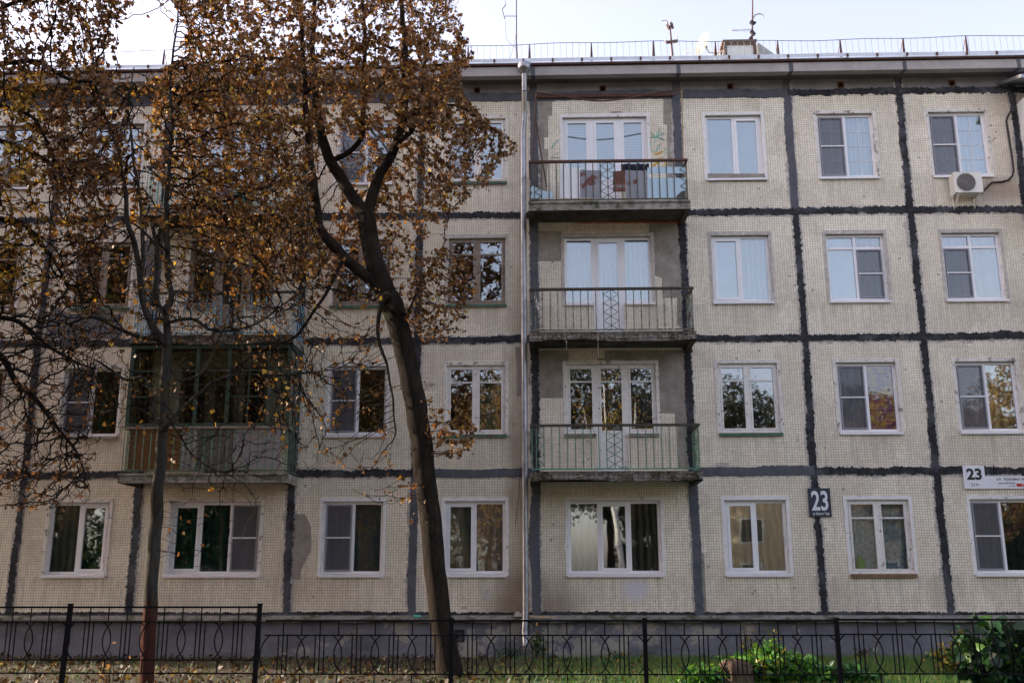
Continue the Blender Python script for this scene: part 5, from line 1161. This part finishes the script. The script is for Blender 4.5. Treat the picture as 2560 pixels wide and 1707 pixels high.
# stump
x, y = gp(1838, 1722); q = MB(); n = 40; vs = []
prof = [(.0, 1.15), (.06, 1.05), (.14, 1.0), (.22, .97), (.30, .98), (.36, .93), (.40, .82), (.425, .62), (.44, .35), (.445, .1)]
for z, k in prof:
    for i in range(n):
        t = 2*math.pi*i/n; rr = .235*k*(1+.07*math.sin(3*t+1)+.05*math.sin(7*t+z*4)+.03*math.sin(13*t)+random.uniform(-.035, .035)); vs.append((x+rr*math.cos(t), y+rr*math.sin(t), GZ+z*.82+(.03*math.sin(2*t)+random.uniform(-.015, .015))*(z > .3)))
q.add(vs, [(j*n+i, j*n+(i+1) % n, (j+1)*n+(i+1) % n, (j+1)*n+i) for j in range(len(prof)-1) for i in range(n)]+[tuple((len(prof)-1)*n+i for i in range(n))], False)
tag(center(q.build('tree_stump', bark_mat('stump_wood', (.05, .032, .022), (.24, .17, .12), (.07, .05, .03)))), 'rounded grey brown tree stump among the sunlit weeds', 'stump')

# fallen leaves, grass blades
n = 15000; X = rng.uniform(-12, 12, n); Yy = -rng.uniform(.1, 9.5, n); dens = np.clip(1.05-(X+1.)*.2, .06, 1) ; k = rng.uniform(0, 1, n) < dens; X, Yy = X[k], Yy[k]
P = np.stack([X, Yy, GZ+.012+rng.uniform(0, .03, len(X))], 1)
def wl(P): return rng.choice(4, len(P), p=[.42, .28, .25, .05])
o = leaf_mesh('fallen_leaves', P, .06, M['leaf'], None, [(.04, .024, .014), (.065, .038, .02), (.10, .062, .032), (.30, .21, .04)], [.42, .28, .25, .05], down=0, flat=.9); tag(o, 'brown fallen leaves littering the ground before the plinth', 'fallen leaves', kind='stuff')
def blades(name, label, n, xr, wfun, col, h):
    X = rng.uniform(*xr, n); Yy = -rng.uniform(.15, 9.5, n); k = rng.uniform(0, 1, n) < wfun(X, Yy); X, Yy = X[k], Yy[k]; n = len(X)
    hh = h*rng.uniform(.4, 1.2, n); a_ = rng.uniform(0, math.pi, n); ln = rng.normal(size=(n, 2))*.5*hh[:, None]; w_ = .004
    V = np.stack([np.stack([X-np.cos(a_)*w_, Yy-np.sin(a_)*w_, np.full(n, GZ)], 1), np.stack([X+np.cos(a_)*w_, Yy+np.sin(a_)*w_, np.full(n, GZ)], 1), np.stack([X+ln[:, 0], Yy+ln[:, 1], GZ+hh], 1)], 1).reshape(-1, 3)
    F = np.arange(3*n).reshape(-1, 3); me = bpy.data.meshes.new(name); me.vertices.add(3*n); me.vertices.foreach_set('co', V.ravel()); me.loops.add(3*n); me.loops.foreach_set('vertex_index', F.ravel()); me.polygons.add(n); me.polygons.foreach_set('loop_start', np.arange(0, 3*n, 3)); me.polygons.foreach_set('loop_total', np.full(n, 3)); me.update()
    pal = np.array(col); c = pal[rng.integers(0, len(pal), n)]*rng.uniform(.7, 1.3, (n, 1)); c = np.repeat(c, 3, 0); c = np.concatenate([c, np.ones((len(c), 1))], 1); me.color_attributes.new('tint', 'FLOAT_COLOR', 'POINT').data.foreach_set('color', c.ravel().astype(np.float32))
    me.materials.append(M['leafgreen']); o = bpy.data.objects.new(name, me); COL.objects.link(o); tag(o, label, 'grass', kind='stuff')
blades('grass', 'green grass thickest toward the right of the yard', 190000, (-10, 12), lambda X, Y_: np.clip(.10+.17*(X+1.), .05, 1), [(.03, .12, .022), (.05, .17, .028), (.08, .22, .04), (.2, .2, .04)], .13)

# ------------------------------------------------------------------ yard on the camera's side: what the windows mirror, added shade trees
def house(name, label, x0, x1, y, h, wallc, roofc, winc=(.03, .035, .04), rot=30):
    T = empty(name, ((x0+x1)/2, y, GZ)); tag(T, label, 'building'); ox = -Vector(T.location); T.rotation_euler = (0, 0, R(rot))
    mt = plain(name+'_wall', wallc, .85, .08, 1); q = MB().box(x0, x1, y-10, y, GZ, h); o = q.build('wall', mt, T); o.location = ox
    o = MB().add([(x0-.5, y-10.5, h), (x1+.5, y-10.5, h), (x1+.5, y+.5, h), (x0-.5, y+.5, h), (x0-.5, y-5, h+2), (x1+.5, y-5, h+2)], [(0, 3, 2, 1), (3, 4, 5, 2), (0, 1, 5, 4), (0, 4, 3), (1, 2, 5)]).build('roof', plain(name+'_roof', roofc, .7, .1, 1), T); o.location = ox
    fl = int((h-1)/2.8)
    for k in range(fl):
        x = x0+1.2
        while x+1.3 < x1-.5:
            wq = MB().box(x, x+1.3, y+.001, y+.03, 1.2+k*2.8, 2.6+k*2.8); f = wq.build('window', M['black'], T); f.location = ox
            r_ = MB(); ring(r_, x-.09, x+1.39, 1.11+k*2.8, 2.69+k*2.8, .09, y+.002, y+.06); fr = r_.build('frame', M['pvc'], f); x += 2.9
house('cream_house', 'cream apartment house across the yard mirrored in lower right windows', 9, 27, -47, 10.5, (.42, .34, .22), (.2, .12, .08))
house('green_house', 'bright green low house across the yard mirrored in lower left window', -29, -14, -45, 6., (.02, .20, .12), (.25, .05, .03))
# yard trees: one golden kind, one dark evergreen kind, copied with their parts
def ball(n, c, r):
    v = rng.normal(size=(n, 3)); v /= np.linalg.norm(v, axis=1)[:, None]; return (np.array(c)+v*np.array(r)*rng.uniform(.3, 1, (n, 1))**.5).tolist()
def yard_tree(name, crown, n, size, pal, wts, h):
    lb = [([(0, 0, 0), (.1, 0, h*.2), (0, .1, h*.4), (.1, 0, h*.7), (0, 0, h)], [.22, .18, .15, .10, .04])]
    pos, par, rad = grow(lb, crown, D=.25, dk=.36, di=4, iters=70, bias=(0, 0, .05), maxn=4500)
    thick, thin, r, ch = skin(pos, par, rad, tip=.010); T0 = empty(name, (0, 0, 0)); thick.build('trunk', M['bark1'], T0); thin.build('twigs', M['twig'], T0)
    cand = np.array([i for i in range(len(pos)) if rad[i] == 0 and r[i] < .03]); pp = pos[rng.choice(cand, n)]+rng.normal(size=(n, 3))*.16
    leaf_mesh('crown', pp, size, M['leaf'], T0, pal, wts); return T0
TA = yard_tree('yard_tree', ball(1300, (0, 0, 8.0), (3.2, 3.2, 4.6)), 15000, .11, [GOLD, RUST, BROWN, (.10, .12, .03)], [.35, .25, .2, .2], 11)
TB = yard_tree('dark_yard_tree', [((9.5-z)*.32*math.cos(a)*q, (9.5-z)*.32*math.sin(a)*q, z+.6) for z, a, q in zip(rng.uniform(1, 9.3, 1200), rng.uniform(0, 6.3, 1200), rng.uniform(.3, 1, 1200)**.5)], 16000, .13, [(.012, .028, .014), (.02, .045, .02), (.05, .06, .02)], [.5, .4, .1], 10)
TC = yard_tree('olive_yard_tree', ball(1300, (0, 0, 8.0), (3.3, 3.3, 4.6)), 13000, .12, [(.02, .03, .014), (.045, .05, .02), (.09, .06, .025)], [.5, .35, .15], 11)
olive = [(8, -62, 1.35), (14, -63, 1.4), (20, -62, 1.3), (26, -63, 1.4), (11, -66, 1.45), (17, -67, 1.5), (4.5, -44, 1.3), (.5, -43, 1.25), (-3.5, -48, 1.15), (-8, -44, 1.15)]
spots = [(-46, -38, 1.2), (-41, -33, 1.1), (-36, -36, 1.2), (-31, -32, 1.1), (-25, -34, 1.15), (-20.5, -36, 1.0), (-13.5, -31, .9), (-10.5, -34, 1.0), (-6, -37, 1.1), (-2, -33, 1.0), (23, -33, .85), (27, -35, 1.1), (32, -33, 1.1), (38, -36, 1.2), (45, -34, 1.2),
         (-12.3, -11, 1.05), (-16.5, -9, 1.15), (-9.6, -14.6, 1.), (-13.5, -6.8, 1.1), (-7.2, -19, 1.05), (-14.5, -16, 1.15), (-9.3, -11.3, .98), (-5.9, -16.6, .85), (-11, -18, 1.2), (-17.5, -13, 1.2), (-20.5, -7, 1.2), (18.8, -33, .9),]  # near-left ones added out of view to shade the left facade
spots += [(x, -29-(i % 3)*2.5, .38+.08*(i % 2)) for i, x in enumerate((-12, -8.5, -5, -2))]
dark = [(-33, -40, 1.5), (-22, -41, 1.4), (-12.5, -41, 1.45), (26, -44, 1.35), (33, -41, 1.5), (41, -40, 1.4), (-16, -24, 1.35)]
dark += [(x, -46-(i % 2)*2, .75+.25*(i % 3)) for i, x in enumerate((-13, -9, 8))]+[(x, -43, .9) for x in (-44, -39, -30, 30, 36, 44)]
for T_, sp_, lab, gr_ in ((TA, spots, 'golden tree across the yard seen only in the window reflections', 'golden trees across the yard'), (TB, dark, 'dark evergreen across the yard seen only in the window reflections', 'evergreens across the yard'), (TC, olive, 'dark olive tree across the yard seen only in the window reflections', 'olive trees across the yard')):
    for i, (x, y, s_) in enumerate(sp_):
        if i == 0: o = T_
        else:
            o = T_.copy(); COL.objects.link(o)
            for c_ in T_.children: d = c_.copy(); COL.objects.link(d); d.parent = o
        o.location = (x, y, GZ); o.scale = (s_, s_, s_); o.rotation_euler = (0, 0, i*1.37); near = y > -24; tag(o, 'added unseen golden tree shading the left of the facade' if near else lab, 'tree', 'added shade trees beyond the left edge' if near else gr_)
# pale birch opposite the wide ground floor window
bp = plain('birch_bark', (.62, .60, .56), .8, .1, 6, dirt=(.05, .045, .04), dscale=6, dlo=.58, dhi=.62)
T = empty('birch_tree', (3.9, -30, GZ)); tag(T, 'white stemmed birch across the yard mirrored in the wide ground floor window', 'tree')
MB().tube([(0, 0, 0), (.1, 0, 2), (-.15, 0, 4.5), (-.5, 0, 7.5), (-.6, 0, 11)], [.17, .15, .12, .08, .03], 10).tube([(-.15, 0, 4.5), (.7, .2, 7), (1.0, .3, 10)], [.08, .05, .02], 8).tube([(-.3, 0, 6.), (-1.3, -.2, 8), (-1.7, -.3, 10)], [.05, .035, .015], 6).build('trunk', bp, T)
leaf_mesh('crown', np.array([(-.4+rng.normal()*1.1, rng.normal()*1., 8.5+rng.normal()*1.6) for _ in range(1800)]), .07, M['leaf'], T, [YEL, GOLD], [.5, .5])
